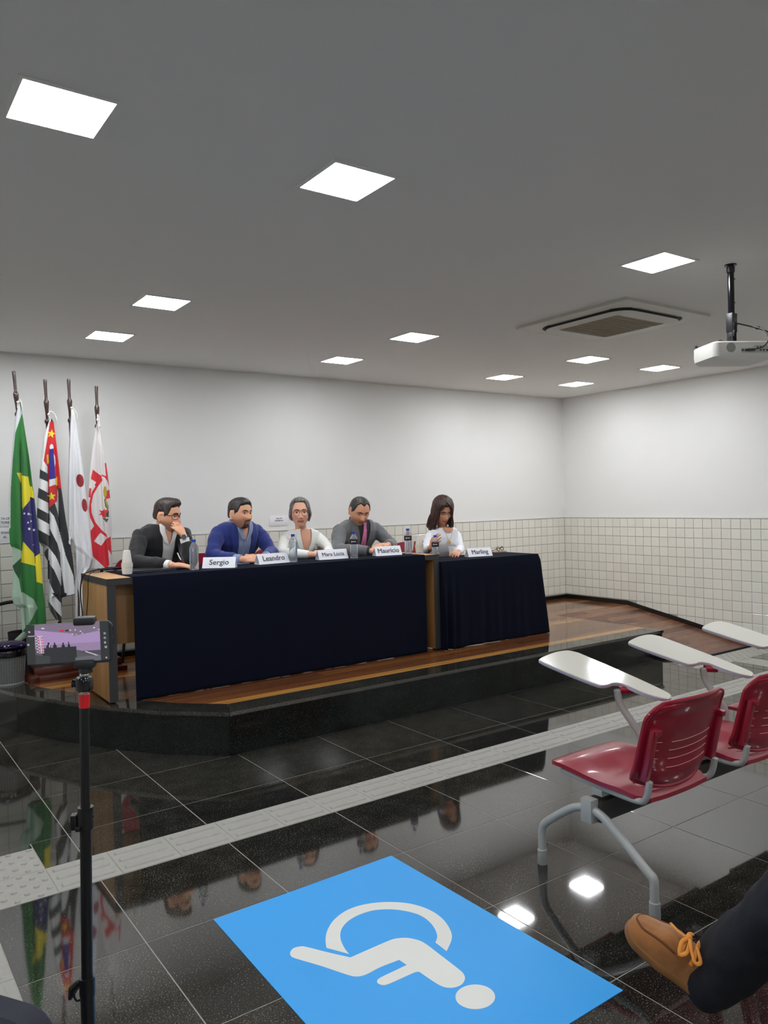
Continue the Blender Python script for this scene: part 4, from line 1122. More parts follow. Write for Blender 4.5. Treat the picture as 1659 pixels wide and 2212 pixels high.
def hand(b, W, d, nrm, side, curl=.35, thumb=.5, spread=1.0, sc=1.0, rel=None):
    """palm and five fingers; W wrist, d towards the fingers, nrm out of the back of the hand, side +1/-1 puts the thumb on cross(d,nrm)*side"""
    W = Vector(W); d = Vector(d).normalized(); nrm = Vector(nrm); nrm = (nrm-d*nrm.dot(d)).normalized(); lat = d.cross(nrm)*side
    sc = sc*.98
    kn = []
    for q, (l, f) in enumerate(((.031, .088), (.0105, .092), (-.010, .087), (-.029, .078))):
        kp = W+lat*l*sc+d*f*sc; kn.append(kp)
        limb(b, [W+lat*l*.45*sc+d*.008, W+lat*l*.8*sc+d*f*.5*sc+nrm*.003, kp], [.0145*sc, .0145*sc, .0108*sc], 10)
    limb(b, [W, W+d*.05*sc], [.020*sc, .019*sc], 10)
    rl = rel or [curl]*4
    for q, L in enumerate((.072, .080, .075, .059)):
        seg = [L*.45*sc, L*.30*sc, L*.25*sc]; p = kn[q]; c = rl[q] if isinstance(rl, (list, tuple)) else curl
        dd = (d+lat*(.10*(1.5-q))*spread).normalized(); pts = [p]; a = 0
        for s_, g in zip(seg, (.55, 1.0, .75)):
            a += c*g; dirv = dd*math.cos(a)-nrm*math.sin(a); p = p+dirv*s_; pts.append(p)
        limb(b, pts, [.0093*sc, .0086*sc, .0078*sc, .0068*sc], 9)
    t0 = W+lat*.022*sc+d*.022*sc-nrm*.006; t1 = t0+(lat*.75+d*.6-nrm*thumb*.5).normalized()*.036*sc; t2 = t1+(lat*.25+d*.9-nrm*thumb).normalized()*.030*sc; t3 = t2+(d*.9-lat*.1-nrm*thumb*1.2).normalized()*.024*sc
    limb(b, [W+lat*.008*sc+d*.006, t0, t1, t2, t3], [.014*sc, .0145*sc, .0118*sc, .0098*sc, .0080*sc], 9)

class Frame:
    def __init__(s, M, F):                       # mid shoulder point and chest direction
        s.M = Vector(M); s.F = Vector(F).normalized(); s.U = Vector((0, 0, 1)); s.R = s.F.cross(s.U).normalized()
        # s.R: towards the wearer's right hand
def drape(name, bvh, fr, left, right, m, par, off=.004, n=10, thick=.0018, k=14, tilt=0):
    """a cloth panel between two outlines (u across, v up from the shoulder point) laid on what is beneath it"""
    L = catmull([(u, v, 0) for u, v in left], k); R_ = catmull([(u, v, 0) for u, v in right], k); b = MB()
    m_ = min(len(L), len(R_)); rows = []; last = None
    for j in range(m_):
        for i in range(n):
            q = L[j].lerp(R_[j], i/(n-1)); o = fr.M+fr.R*q.x+fr.U*q.y
            hit, nn, _, dist = bvh.ray_cast(o+fr.F*.45, -fr.F, .9)
            if hit is None:
                if q.y > -.03: hit, nn, _, dist = bvh.find_nearest(o+fr.F*.1)
            if hit is None:
                dpt_ = (last-fr.M).dot(fr.F) if last is not None else .12; hit = o+fr.F*(dpt_); nn = fr.F.copy()
            last = hit.copy()
            if nn is not None and nn.dot(fr.F) < 0: nn = -nn
            rows.append(hit+(nn*.5+fr.F*.5)*off)
    # gentle smoothing
    for it in range(2):
        new = list(rows)
        for j in range(1, m_-1):
            for i in range(1, n-1):
                a = j*n+i; new[a] = (rows[a]*2+rows[a-1]+rows[a+1]+rows[a-n]+rows[a+n])/6
        rows = new
    b.add(rows, [(j*n+i, j*n+i+1, (j+1)*n+i+1, (j+1)*n+i) for j in range(m_-1) for i in range(n-1)])
    o = b.build(name, m, par, smooth=70)
    s = o.modifiers.new('thickness', 'SOLIDIFY'); s.thickness = thick; s.offset = 0
    return o

def hair_cap(HM, hairline, thick, m, par, seed=0, streak=.0025, nphi=120, nl=46, kk=None, name='hair'):
    b = MB(); rr = random.Random(seed)
    def P(i, j):
        phi = -PI+2*PI*i/nphi; s_ = j/(nl-1); l0 = hairline(phi); lam = l0+(PI/2-.0005-l0)*s_
        p = head_pt(phi, lam, kk); n_ = Vector((p.x/.0765**2, p.y/.095**2, p.z/.1175**2)).normalized()
        edge = sm(s_/.16)
        st = streak*(noise.noise(Vector((phi*14, lam*2.4, seed)))+.6*noise.noise(Vector((phi*34, lam*4, seed+5))))
        return HM @ (p+n_*(-.0035+(thick(phi, lam)+.0035+st)*edge))
    b.grid(P, nphi, nl, closed_u=True)
    return b.build(name, m, par, smooth=80)
def hairline_short(front=.63, side=.0, nape=-.45, temple=.5, peak=0):
    def f(phi):
        a = abs(phi)
        if a < .75: return front-.10*sm(a/.75)+peak*G(a, .18)-.0
        if a < 1.25: return (front-.10)*(1-sm((a-.75)/.40))+(-.02)*sm((a-.75)/.40)
        if a < 1.42: return -.02-.18*sm((a-1.25)/.1)*(1-sm((a-1.34)/.08))+.20*sm((a-1.34)/.08)
        if a < 1.80: return .20
        return .20+(nape-.20)*sm((a-1.80)/.35)
    return f
M_eyew = mat('eye_white', (214, 206, 200), .3)
M_iris = mat('eye_iris', (40, 26, 20), .15)
M_lash = mat('eyelash', (30, 20, 18), .6)
def person(label, H, head_f, head_up, skin, headk, M, sw, F, hips, arms, clothes, extra):
    """H head centre, head_f face direction, M mid-shoulder, sw half shoulder width, arms: list of dict"""
    root = empty('person', (hips[0], hips[1], ZD)); tag(root, label, 'person')
    par = root; bas = Vector(root.location)
    def fin(o): o.location = -bas; return o
    hf = Vector(head_f).normalized(); hu = Vector(head_up); hx = hf.cross(hu).normalized(); hu = hx.cross(hf).normalized()
    HM = Matrix(((hx.x, hf.x, hu.x, H[0]), (hx.y, hf.y, hu.y, H[1]), (hx.z, hf.z, hu.z, H[2]), (0, 0, 0, 1))); inv = HM.inverted()
    fr = Frame(M, F); Mv = Vector(M); Hp = Vector(hips)
    col = Vector((0, 0, 1)); R_, Fv = fr.R, fr.F
    SR = Mv+R_*sw+Vector((0, 0, -.024)); SL = Mv-R_*sw+Vector((0, 0, -.024)); SH = [SR, SL]
    def torso(b, g, top=.0, female=False):
        ch_ = .155+g if not female else .140+g
        mid = Mv.lerp(Hp, .45)
        rings = []
        spec = [(1.0, .165, .115), (.80, .160, .110), (.60, .150 if not female else .128, .108), (.40, .160 if not female else .138, .118), (.22, ch_+.006, .116), (.08, ch_+.0, .098), (.0, .135, .075), (-.06, .080, .058)]
        for t, rx, ry in spec:
            c = Mv.lerp(Hp, max(t, 0))+Fv*(.045*math.sin(PI*min(1, max(0, 1-t))) - .0)*.6
            if t <= .08: c = c-Vector((0, 0, .0))+Vector((0, 0, .035 if t < .05 else .0))
            if t < 0: c = Mv+Vector((0, 0, .058))+Fv*.012
            rings.append((c, rx+g*(.6 if t > .05 else .9), ry+g, R_, Fv))
        ringed(b, rings)
    # ---- body: head, neck, chest, arms and hands in one surface
    b = MB(); n1, n2 = 72, 60
    hp = lambda i, j: HM @ head_pt(-PI+2*PI*i/n1, -PI/2+PI*j/(n2-1), headk)
    b.grid(hp, n1, n2, closed_u=True)
    for s_ in (-1, 1):                           # ears
        c = HM @ Vector((s_*.0745, -.008, -.008)); E = HM.to_3x3() @ Matrix.Rotation(s_*.35, 3, 'Z') @ Matrix.Rotation(-.15, 3, 'X')
        b.ball(c, (.0075, .0165, .030), 12, 10, M=E)
        pts = [c+E @ Vector((s_*.006, .019*math.cos(a*PI/8), .031*math.sin(a*PI/8)-(.002))) for a in range(-2, 13)]
        b.tube(pts, .0042, 6)
    neck0 = HM @ Vector((0, -.022, -.055)); neck1 = Mv+Vector((0, 0, .02))-Fv*.0
    nr = headk.get('neck', .056)
    limb(b, [neck0, neck0.lerp(neck1, .5), neck1], [nr, nr*.98, nr*1.12], 20)
    torso(b, -.012, female=headk.get('female'))
    for a, S_ in zip(arms, SH):
        el, wr = Vector(a['el']), Vector(a['wr'])
        q = .76 if headk.get('female') else .92
        limb(b, [Mv.lerp(S_, .6), S_, S_.lerp(el, .5), el], [.040*q, .045*q, .042*q, .036*q], 12)
        limb(b, [el, el.lerp(wr, .35), wr], [.037, .037, .025], 12)
        hd = Vector(a['hd']); hand(b, wr+(wr-el).normalized()*.006, hd, a['hn'], a['side'], a.get('curl', .35), a.get('thumb', .5), sc=headk.get('hand', 1.0), rel=a.get('rel'))
    skm = mat('skin', skin, .48, attr='Col', sss=.12)
    me = remesh(b, .0042, 1, mats=[skm], name='body'); skin_colors(me, inv, skin, headk)
    body = fin(link(bpy.data.objects.new('body', me), par))
    # ---- eyes
    g = headk.get('gaze', (0, 0)); lid = headk.get('lid', .25)
    skl = mat('eyelid_skin', tuple(int(c*.86) for c in skin), .5)
    for s_ in (-1, 1):
        ph_ = math.atan2(.0305, .088); best = min((head_pt(ph_+dq, 0.02, headk) for dq in [-.1+.02*q for q in range(11)]), key=lambda p: abs(p.x-.0305))
        c = Vector((s_*.0305, best.y-.0062, .002)); r = .0122
        b = MB(); b.ball(c, r, 20, 14)
        for i, v in enumerate(b.v): b.v[i] = tuple(HM @ Vector(v))
        e = fin(b.build('eye', M_eyew, par))
        gz = Vector((g[0], 1, g[1])).normalized(); ic = c+gz*r*.55
        b = MB(); q = gz.to_track_quat('Z', 'Y').to_matrix()
        b.lathe([(0, .0062), (.0025, .0061), (.0045, .0054), (.0056, .0044), (.0058, .0036)], n=16, cap=False, M=q)
        b.v = [tuple(HM @ (Vector(v)+ic)) for v in b.v]; ii = b.build('iris', M_iris, e)
        for up_, ang0 in ((1, lid), (-1, headk.get('low', .42))):      # lids: shells over the eyeball
            b = MB(); rl = r+.0016; cut = (PI/2)*(1-ang0) if up_ > 0 else (PI/2)*(1-ang0)
            a_open = (1-ang0)*.68                  # elevation where the lid edge lies
            def PL(i, j):
                az = -1.35+2.7*i/15; el_ = a_open*max(.1, math.cos(az*.95))**.8+(1.45-a_open*.5)*j/8
                if up_ > 0 and ang0 > .9: el_ = -.25+1.6*j/8
                v = Vector((math.sin(az)*math.cos(el_), math.cos(az)*math.cos(el_), up_*math.sin(el_)))
                return HM @ (c+v*rl)
            b.grid(PL, 16, 9); o = fin(b.build('eyelid', skl, par, smooth=80)); sd = o.modifiers.new('t', 'SOLIDIFY'); sd.thickness = .0012
            if up_ > 0:
                b = MB(); b.tube([Vector(PL(i, 0))+hf*.0006 for i in range(1, 15)], .0011, 5); b.build('eyelash', M_lash, o)
        # eyebrow laid along the brow ridge
        b = MB(); pts = []
        for q_ in range(9):
            x = .013+.036*q_/8; z = .0215+.0055*math.sin(PI*min(1, q_/8*.9))-.002*(q_/8)-headk.get('frown', 0)*(1-q_/8)
            phi0 = math.atan2(x, .09); cand = min((head_pt(phi0+dq, math.asin(z/.1175), headk) for dq in [-.15+.015*w for w in range(24)]), key=lambda p: abs(p.x-x))
            pts.append(HM @ Vector((s_*cand.x, cand.y+.0008, cand.z)))
        b.tube(pts, [.0026, .0040, .0044, .0043, .0040, .0036, .0031, .0024, .0015], 7)
        fin(b.build('eyebrow', mat('eyebrow_hair', headk.get('brow', (40, 30, 26)), .8), par))
    return dict(root=root, HM=HM, fr=fr, SH=SH, torso=torso, fin=fin, body=body, hf=hf, hx=hx, hu=hu, neck=(neck0, neck1))

def garment(P, name, arms, m, g=.022, arm_g=.016, vox=.0075, sleeve_end=.035, noise_a=.006, seed=1, hem=None, female=False, neck_cut=True, sm_it=3, par=None):
    b = MB(); fr = P['fr']; P['torso'](b, g, female=female)
    for a, S_ in zip(arms, P['SH']):
        el, wr = Vector(a['el']), Vector(a['wr']); d = (wr-el); L = d.length; end = el+d*max(0, (L-sleeve_end)/L)
        k = .9 if female else 1
        base = fr.M.lerp(S_, .30)+Vector((0, 0, -.010))
        limb(b, [base, S_+Vector((0, 0, -.006)), S_.lerp(el, .25), S_.lerp(el, .6), el], [(.050+arm_g*.5)*k, (.047+arm_g*.8)*k, (.046+arm_g*.8)*k, (.041+arm_g*.8)*k, (.036+arm_g*.8)*k], 18)
        b.tube([el, el.lerp(end, .12), el.lerp(end, .6), end], [(.035+arm_g*.8)*k, (.037+arm_g*.8)*k, (.032+arm_g*.8)*k, (.027+arm_g*.7)*k], 18); b.ball(el, (.035+arm_g*.8)*k, 16, 10)
    me = remesh(b, vox, sm_it, noise_a, 9, [m], name, seed)
    o = P['fin'](link(bpy.data.objects.new(name, me), par or P['root']))
    b = MB(); P['torso'](b, g+.004, female=female); m2 = remesh(b, .010, 3)
    bvh = BVHTree.FromPolygons([v.co.copy() for v in m2.vertices], [tuple(p.vertices) for p in m2.polygons]); bpy.data.meshes.remove(m2)
    return o, bvh
def open_collar(P, bvh, skin, shirt, deep=-.075, w=.034):
    fr = P['fr']; L_ = -P['root'].location; sk = mat('throat_skin', skin, .5)
    drape('throat', bvh, fr, [(w, .06), (w*.85, .0), (w*.45, deep*.6), (.002, deep)], [(-w, .06), (-w*.85, .0), (-w*.45, deep*.6), (-.002, deep)], sk, P['root'], .010, n=8).location = L_
    for s_ in (1, -1):
        a = [(s_*(w+.034), .055), (s_*(w+.036), .01), (s_*(w+.022), -.03), (s_*(w*.5+.022), deep*.85)]; c = [(s_*(w-.002), .06), (s_*(w*.86), .0), (s_*(w*.5), deep*.6), (s_*.004, deep-.006)]
        if s_ < 0: a, c = c, a
        drape('collar_wing', bvh, fr, a, c, shirt, P['root'], .016, n=7, thick=.003).location = L_
def cuffs(P, arms, m, idx=(0, 1), r=.031, l0=.040, l1=.016, name='shirt_cuff'):
    for i in idx:
        a = arms[i]; el, wr = Vector(a['el']), Vector(a['wr']); d = (wr-el).normalized()
        b = MB(); b.tube([wr-d*(l0+.02), wr-d*l0, wr-d*l1, wr-d*(l1-.002)], [r*.95, r, r, r*.93], 20)
        P['fin'](b.build(name, m, P['root']))
def collar(P, m, r=.064, h=.042, open_=.5, tilt=.25, drop=.0, name='collar', gap=.45, wing=.03):
    """stand-up and folded shirt collar round the neck, open in front"""
    fr = P['fr']; c = P['neck'][1].lerp(P['neck'][0], .22)+Vector((0, 0, .010+drop))+fr.F*.004; b = MB(); n = 40
    def PP(i, j):
        a = -PI+gap*.5+(2*PI-gap)*i/(n-1)       # 0 = front excluded
        d = -fr.F*math.cos(a-0)*-1 if False else (fr.F*(-math.cos(a)) + fr.R*math.sin(a))
        # a = +-pi is the front
        frt = sm((abs(a)-1.6)/1.3)
        z = (-.012, .020, .030, .006, -.014)[j]+(.012 if j in (1, 2) else 0)*(1-frt)-(.020+wing*.6*(j in (3, 4)))*frt
        rr_ = (r, r*.97, r*1.0, r*1.12, r*1.24)[j]*(1+.10*frt*(j > 2))
        if j in (1, 2): z += -.008*frt
        return c+d*rr_*Vector((1, 1, 0)).x+Vector((0, 0, z))
    b.grid(PP, n, 5); o = P['fin'](b.build(name, m, P['root'], smooth=70)); s = o.modifiers.new('t', 'SOLIDIFY'); s.thickness = .0022; return o
def trousers(P, hips, F, m, shoe_m, dz=0):
    b = MB(); Hp = Vector(hips)+Vector((0, 0, dz)); Fv = Vector(F).normalized(); R_ = Fv.cross(Vector((0, 0, 1)))
    limb(b, [Hp+R_*.09, Hp-R_*.09], [.125, .125], 16)
    for s_ in (-1, 1):
        kn = Hp+R_*.11*s_+Fv*.40+Vector((0, 0, .01)); an = Vector((kn.x, kn.y, ZD+.09))-Fv*.04
        limb(b, [Hp+R_*.09*s_, kn, an], [.095, .066, .052], 16)
    P['fin'](link(bpy.data.objects.new('trousers', remesh(b, .015, 3, .004, 8, [m], 'trousers')), P['root']))
    for s_ in (-1, 1):
        kn = Hp+R_*.11*s_+Fv*.36; an = Vector((kn.x, kn.y, ZD)); b = MB()
        rg = [(an-Fv*.06+Vector((0, 0, .035)), .032, .035), (an+Vector((0, 0, .042)), .036, .042), (an+Fv*.09+Vector((0, 0, .03)), .042, .030), (an+Fv*.17+Vector((0, 0, .02)), .036, .020), (an+Fv*.20+Vector((0, 0, .016)), .018, .014)]
        ringed(b, [(c, rx, rz_, R_, Vector((0, 0, 1))) for c, rx, rz_ in rg], 16)
        P['fin'](b.build('shoe', shoe_m, P['root']))
def glasses(P, m, kind='rect', w=.026, h=.019, r=.0017):
    HM = P['HM']; yf = .090; t = MB()
    g = P['fin'](MB().tube([HM @ Vector((-.010, yf+.006, .004)), HM @ Vector((0, yf+.009, .007)), HM @ Vector((.010, yf+.006, .004))], r, 7).build('glasses', m, P['root']))
    for s_ in (-1, 1):
        pts = []
        for a in range(25):
            t_ = 2*PI*a/24; ca, sa = math.cos(t_), math.sin(t_); e = .55 if kind == 'rect' else 1
            x = s_*.034+w*math.copysign(abs(ca)**e, ca)*.92; z = -.001+h*math.copysign(abs(sa)**e, sa)
            pts.append(HM @ Vector((x, yf+.006-abs(x)*abs(x)*7.5+.002, z)))
        MB().tube(pts, r, 7, caps=False).build('rim', m, g)
        MB().tube([HM @ Vector((s_*.058, yf-.022, .008)), HM @ Vector((s_*.074, yf-.035, .009)), HM @ Vector((s_*.081, .0, .008)), HM @ Vector((s_*.078, -.02, -.005))], r*.9, 7).build('temple', m, g)
def strands(P, spec, m, name='long_hair', r=.0065, seed=3):
    rr = random.Random(seed); b = MB()
    for pts in spec:
        k = len(pts)*4-3; c = catmull([P['HM'] @ Vector(p) for p in pts], 4)
        q = r*(.8+.5*rr.random()); rs = [q*(1.0 if i < len(c)*.65 else 1-.75*(i/len(c)-.65)/.35) for i in range(len(c))]
        b.tube(c, rs, 6)
    return P['fin'](b.build(name, m, P['root'], smooth=80))
def hair_sheet(P, phis, path, m, name='long_hair', n=150, mseg=7, streak=.0022, thick=.007, seed=1):
    b = MB(); cols = []
    for i in range(n):
        phi = phis[0]+(phis[1]-phis[0])*i/(n-1); c = catmull([Vector(p) for p in path(phi)], mseg); row = []
        for j, p in enumerate(c):
            t = j/(len(c)-1); o = Vector((p.x, p.y, 0)); o = o.normalized() if o.length > .02 else Vector((0, 0, 0))
            st = streak*(noise.noise(Vector((phi*13, t*1.2, seed)))+.8*noise.noise(Vector((phi*37, t*2, seed+5))))*min(1, .3+t*1.5)
            row.append(P['HM'] @ (p+o*st))
        cols.append(row)
    m_ = len(cols[0]); b.grid(lambda i, j: cols[i][j], n, m_)
    o = P['fin'](b.build(name, m, P['root'], smooth=80)); q = o.modifiers.new('t', 'SOLIDIFY'); q.thickness = thick; q.offset = -1; return o
def hairmat(name, c1, c2):
    def bld(nt, bb):
        tc = nt.nodes.new('ShaderNodeNewGeometry'); n = nt.nodes.new('ShaderNodeTexNoise'); n.inputs['Scale'].default_value = 90; n.inputs['Detail'].default_value = 4
        mp = nt.nodes.new('ShaderNodeMapping'); mp.inputs['Scale'].default_value = (1, 1, .35); nt.links.new(tc.outputs['Position'], mp.inputs[0]); nt.links.new(mp.outputs[0], n.inputs['Vector'])
        r = nt.nodes.new('ShaderNodeValToRGB'); r.color_ramp.elements[0].position = .35; r.color_ramp.elements[1].position = .68
        r.color_ramp.elements[0].color = lin(c1)+(1,); r.color_ramp.elements[1].color = lin(c2)+(1,)
        nt.links.new(n.outputs['Fac'], r.inputs[0]); nt.links.new(r.outputs[0], bb.inputs['Base Color'])
        bp = nt.nodes.new('ShaderNodeBump'); bp.inputs['Strength'].default_value = .7; bp.inputs['Distance'].default_value = .003
        nt.links.new(n.outputs['Fac'], bp.inputs['Height']); nt.links.new(bp.outputs[0], bb.inputs['Normal'])
    return node_mat(name, .5, 1.5, bld)
def face_dir(px, py, Y, turn, pitch):
    """direction of a face: turned from the camera towards the picture's right by turn degrees, pitched up"""
    p = at(px, py, 'y', Y); d = Vector(CAM)-p; d.z = 0; d.normalize()
    d = Matrix.Rotation(math.radians(turn), 3, 'Z') @ d
    return (d*math.cos(math.radians(pitch))+Vector((0, 0, math.sin(math.radians(pitch)))))
Hc = lambda px, py, Y: at(px, py, 'y', Y)
M_darkshoe = mat('black_leather', (20, 18, 18), .3)

# ---------- chairs the speakers sit on (the same burgundy plastic)
def seat_chair(x, y, label, w=1.0):
    t = empty('stage_chair', (x, y, ZD)); tag(t, label, 'chair', 'burgundy chairs behind the tables')
    b = MB(); b.prism(rrect(.46*w, .42, .08), .02, z0=.43); b.build('seat', M_red, t)
    M_ = Matrix.Translation((0, .20, .66)) @ Matrix.Rotation(PI/2-.12, 4, 'X')
    b = MB(); b.prism(rrect(.50*w, .36, .10), .018, M=M_, z0=-.009); b.build('backrest', M_red, t)
    for sx in (-1, 1):
        for sy in (-1, 1): MB().tube([(sx*.19*w, sy*.17, .43), (sx*.22*w, sy*.20, .0)], .012, 10).build('leg', M_black, t)
        MB().tube([(sx*.19*w, .17, .42), (sx*.20*w, .21, .50), (sx*.19*w, .215, .62)], .011, 8).build('back_tube', M_arm, t)
    return t
DOWN = Vector((0, 0, 1))
# ============ 1: man in black, hand on his chin
def man_black():
    M = Hc(350, 1149, 5.74); F = Vector((.10, -1, 0)); hips = Vector((M.x+.0, 6.03, ZD+.50))
    H = Hc(361, 1115, 5.66); hf = face_dir(361, 1115, 5.66, 60, -4)
    wrR = Hc(372, 1219, 5.30); wrR.z = Z1+.034; elR = Hc(290, 1204, 5.55); elR.z = Z1+.058
    elL = Hc(409, 1205, 5.46); elL.z = Z1+.055; wrL = Hc(397, 1158, 5.50)
    fist = Hc(376, 1139, 5.55)
    arms = [dict(el=elR, wr=wrR, hd=Vector((.98, -.10, -.10)), hn=Vector((.1, -.25, 1)), side=-1, curl=.32, thumb=.3),
            dict(el=elL, wr=wrL, hd=(Hc(383, 1142, 5.53)-wrL).normalized()+Vector((-.1, 0, .25)), hn=Vector((.1, -.9, .55)), side=1, curl=1.15, thumb=.9)]
    k = dict(brow=(44, 32, 28), beard=.42, beardc=(92, 70, 58), lip=(176, 104, 94), wide=1.05, gaze=(.1, 0), lid=.35, nose=1.0)
    P = person('person in black suit and white shirt, glasses and watch, resting chin on fist', H, hf, Vector((.02, 0, 1)), (232, 172, 138), k, M, .175, F, hips, arms, None, None)
    suit = mat('black_suit', (20, 20, 23), .8, bump=.4, bscale=600, sheen=.2); shirt = mat('white_shirt', (240, 239, 237), .7, bump=.2, bscale=300)
    j, bvh = garment(P, 'jacket', arms, suit, g=.026, arm_g=.019, noise_a=.009, seed=1, sleeve_end=.05)
    fr = P['fr']
    drape('shirt_front', bvh, fr, [(.062, .085), (.060, .02), (.050, -.08), (.042, -.20), (.040, -.33)], [(-.055, .085), (-.060, .02), (-.052, -.08), (-.045, -.20), (-.045, -.33)], shirt, P['root'], .004).location = -P['root'].location
    drape('lapel', bvh, fr, [(.085, .07), (.108, -.02), (.100, -.10), (.072, -.22), (.050, -.33)], [(.058, .08), (.056, .0), (.048, -.08), (.041, -.20), (.040, -.33)], suit, P['root'], .009, thick=.003).location = -P['root'].location
    drape('lapel', bvh, fr, [(-.055, .08), (-.058, .0), (-.052, -.08), (-.045, -.20), (-.044, -.33)], [(-.085, .07), (-.112, -.02), (-.104, -.10), (-.075, -.22), (-.052, -.33)], suit, P['root'], .009, thick=.003).location = -P['root'].location
    collar(P, shirt, r=.066, gap=1.1); open_collar(P, bvh, (222, 164, 132), shirt, -.085, .032)
    cuffs(P, arms, shirt, r=.034, l0=.05, l1=.018)
    hair = hairmat('dark_hair', (26, 20, 18), (78, 66, 58))
    th = lambda phi, lam: .005+.016*sm((lam-.2)/.8)+.018*G(lam-.95, .30)*G(phi, .75)
    P['fin'](hair_cap(P['HM'], hairline_short(.66, nape=-.62), th, hair, P['root'], 1, .003, kk=k))
    glasses(P, mat('dark_frame', (46, 34, 40), .3), 'rect', .0265, .0185, .0019)
    d = (wrL-elL).normalized(); c = wrL-d*.012; w = MB(); q = d.to_track_quat('Z', 'Y').to_matrix()
    w.lathe([(.031, -.009), (.0335, -.008), (.0335, .008), (.031, .009)], n=24, cap=False, M=q, c=c); wt = P['fin'](w.build('wristwatch', M_black, P['root']))
    face_n = (Vector(CAM)-c); face_n = (face_n-d*face_n.dot(d)).normalized(); q = face_n.to_track_quat('Z', 'Y').to_matrix()
    MB().lathe([(0, .030), (.019, .030), (.021, .034), (.021, .040), (.018, .0405), (.0175, .039)], n=24, M=q, c=c).build('watch_case', mat('steel', (200, 200, 200), .2, metal=1), wt)
    MB().lathe([(0, .0392), (.0172, .0392)], n=24, M=q, c=c, cap=False).build('dial', mat('dial', (70, 72, 80), .3), wt)
    trousers(P, hips, F, suit, M_darkshoe)
    c = Hc(391, 1213, 5.33); pn = MB().tube([c+Vector((.0, .0, .012)), c+Vector((-.006, .012, .03)), c+Vector((-.014, .03, .062))], [.0035, .0045, .0045], 8).build('pen', M_white); recenter(pn); tag(pn, 'white pen held in the hand of the man in black', 'pen')
    seat_chair(M.x+.085, 6.0, 'burgundy chair of the man in black, its corners showing either side of him', 1.24)
man_black()
# ============ 2: man in blue suit with goatee
def man_blue():
    M = Hc(513, 1143, 5.76); F = Vector((.12, -1, 0)); hips = Vector((M.x-.02, 6.06, ZD+.50))
    H = Hc(519, 1111, 5.66); hf = face_dir(519, 1111, 5.66, 44, 3)
    elR = Hc(457, 1203, 5.62); elR.z = Z1+.06; wrR = Hc(525, 1211, 5.36); wrR.z = Z1+.036
    elL = Hc(588, 1196, 5.60); elL.z = Z1+.06; wrL = Hc(571, 1203, 5.40); wrL.z = Z1+.040
    arms = [dict(el=elR, wr=wrR, hd=Vector((.95, -.05, .05)), hn=Vector((.0, -.75, .6)), side=-1, curl=.85, thumb=.7),
            dict(el=elL, wr=wrL, hd=Vector((-.85, -.35, .02)), hn=Vector((.1, -.5, .85)), side=1, curl=.85, thumb=.7)]
    k = dict(brow=(34, 26, 24), goatee=1, beard=.30, beardc=(38, 28, 26), lip=(168, 102, 94), gaze=(.12, .02), lid=.3, wide=1.09, jaw=.85, chin=1.2, nose=1.05, frown=.002)
    P = person('person in bright blue suit with goatee, hands clasped, looking right', H, hf, Vector((.03, 0, 1)), (226, 168, 134), k, M, .180, F, hips, arms, None, None)
    suit = mat('blue_suit', (22, 44, 122), .75, bump=.4, bscale=600, sheen=.25); shirt = mat('light_blue_shirt', (142, 156, 190), .7, bump=.2, bscale=300)
    j, bvh = garment(P, 'jacket', arms, suit, g=.027, arm_g=.020, noise_a=.009, seed=2, sleeve_end=.075)
    fr = P['fr']; L_ = -P['root'].location
    drape('shirt_front', bvh, fr, [(.062, .09), (.070, .02), (.062, -.08), (.050, -.20), (.045, -.34)], [(-.055, .09), (-.064, .02), (-.062, -.08), (-.062, -.20), (-.065, -.34)], shirt, P['root'], .004).location = L_
    drape('shirt_placket', bvh, fr, [(.012, .02), (.010, -.10), (.008, -.22), (.006, -.34)], [(-.014, .02), (-.014, -.10), (-.016, -.22), (-.018, -.34)], shirt, P['root'], .0065, n=5).location = L_
    drape('lapel', bvh, fr, [(.088, .07), (.118, -.02), (.108, -.10), (.080, -.22), (.052, -.34)], [(.060, .08), (.066, .0), (.058, -.08), (.049, -.20), (.044, -.34)], suit, P['root'], .009, thick=.003).location = L_
    drape('lapel', bvh, fr, [(-.056, .08), (-.062, .0), (-.060, -.08), (-.061, -.20), (-.064, -.34)], [(-.085, .07), (-.120, -.02), (-.116, -.10), (-.094, -.22), (-.072, -.34)], suit, P['root'], .009, thick=.003).location = L_
    collar(P, shirt, r=.068, gap=1.2); open_collar(P, bvh, (216, 160, 128), shirt, -.080, .034); cuffs(P, arms, shirt, r=.035, l0=.08, l1=.018)
    hair = hairmat('short_dark_hair', (22, 18, 18), (74, 70, 68))
    th = lambda phi, lam: .0045+.013*sm((lam-.1)/.8)+.004*G(lam-.9, .3)*G(phi, .6)
    P['fin'](hair_cap(P['HM'], hairline_short(.62, nape=-.62), th, hair, P['root'], 2, .002, kk=k))
    trousers(P, hips, F, mat('blue_trousers', (22, 34, 84), .8), M_darkshoe)
    seat_chair(M.x-.02, 6.03, 'burgundy chair hidden behind the man in the blue suit')
man_blue()
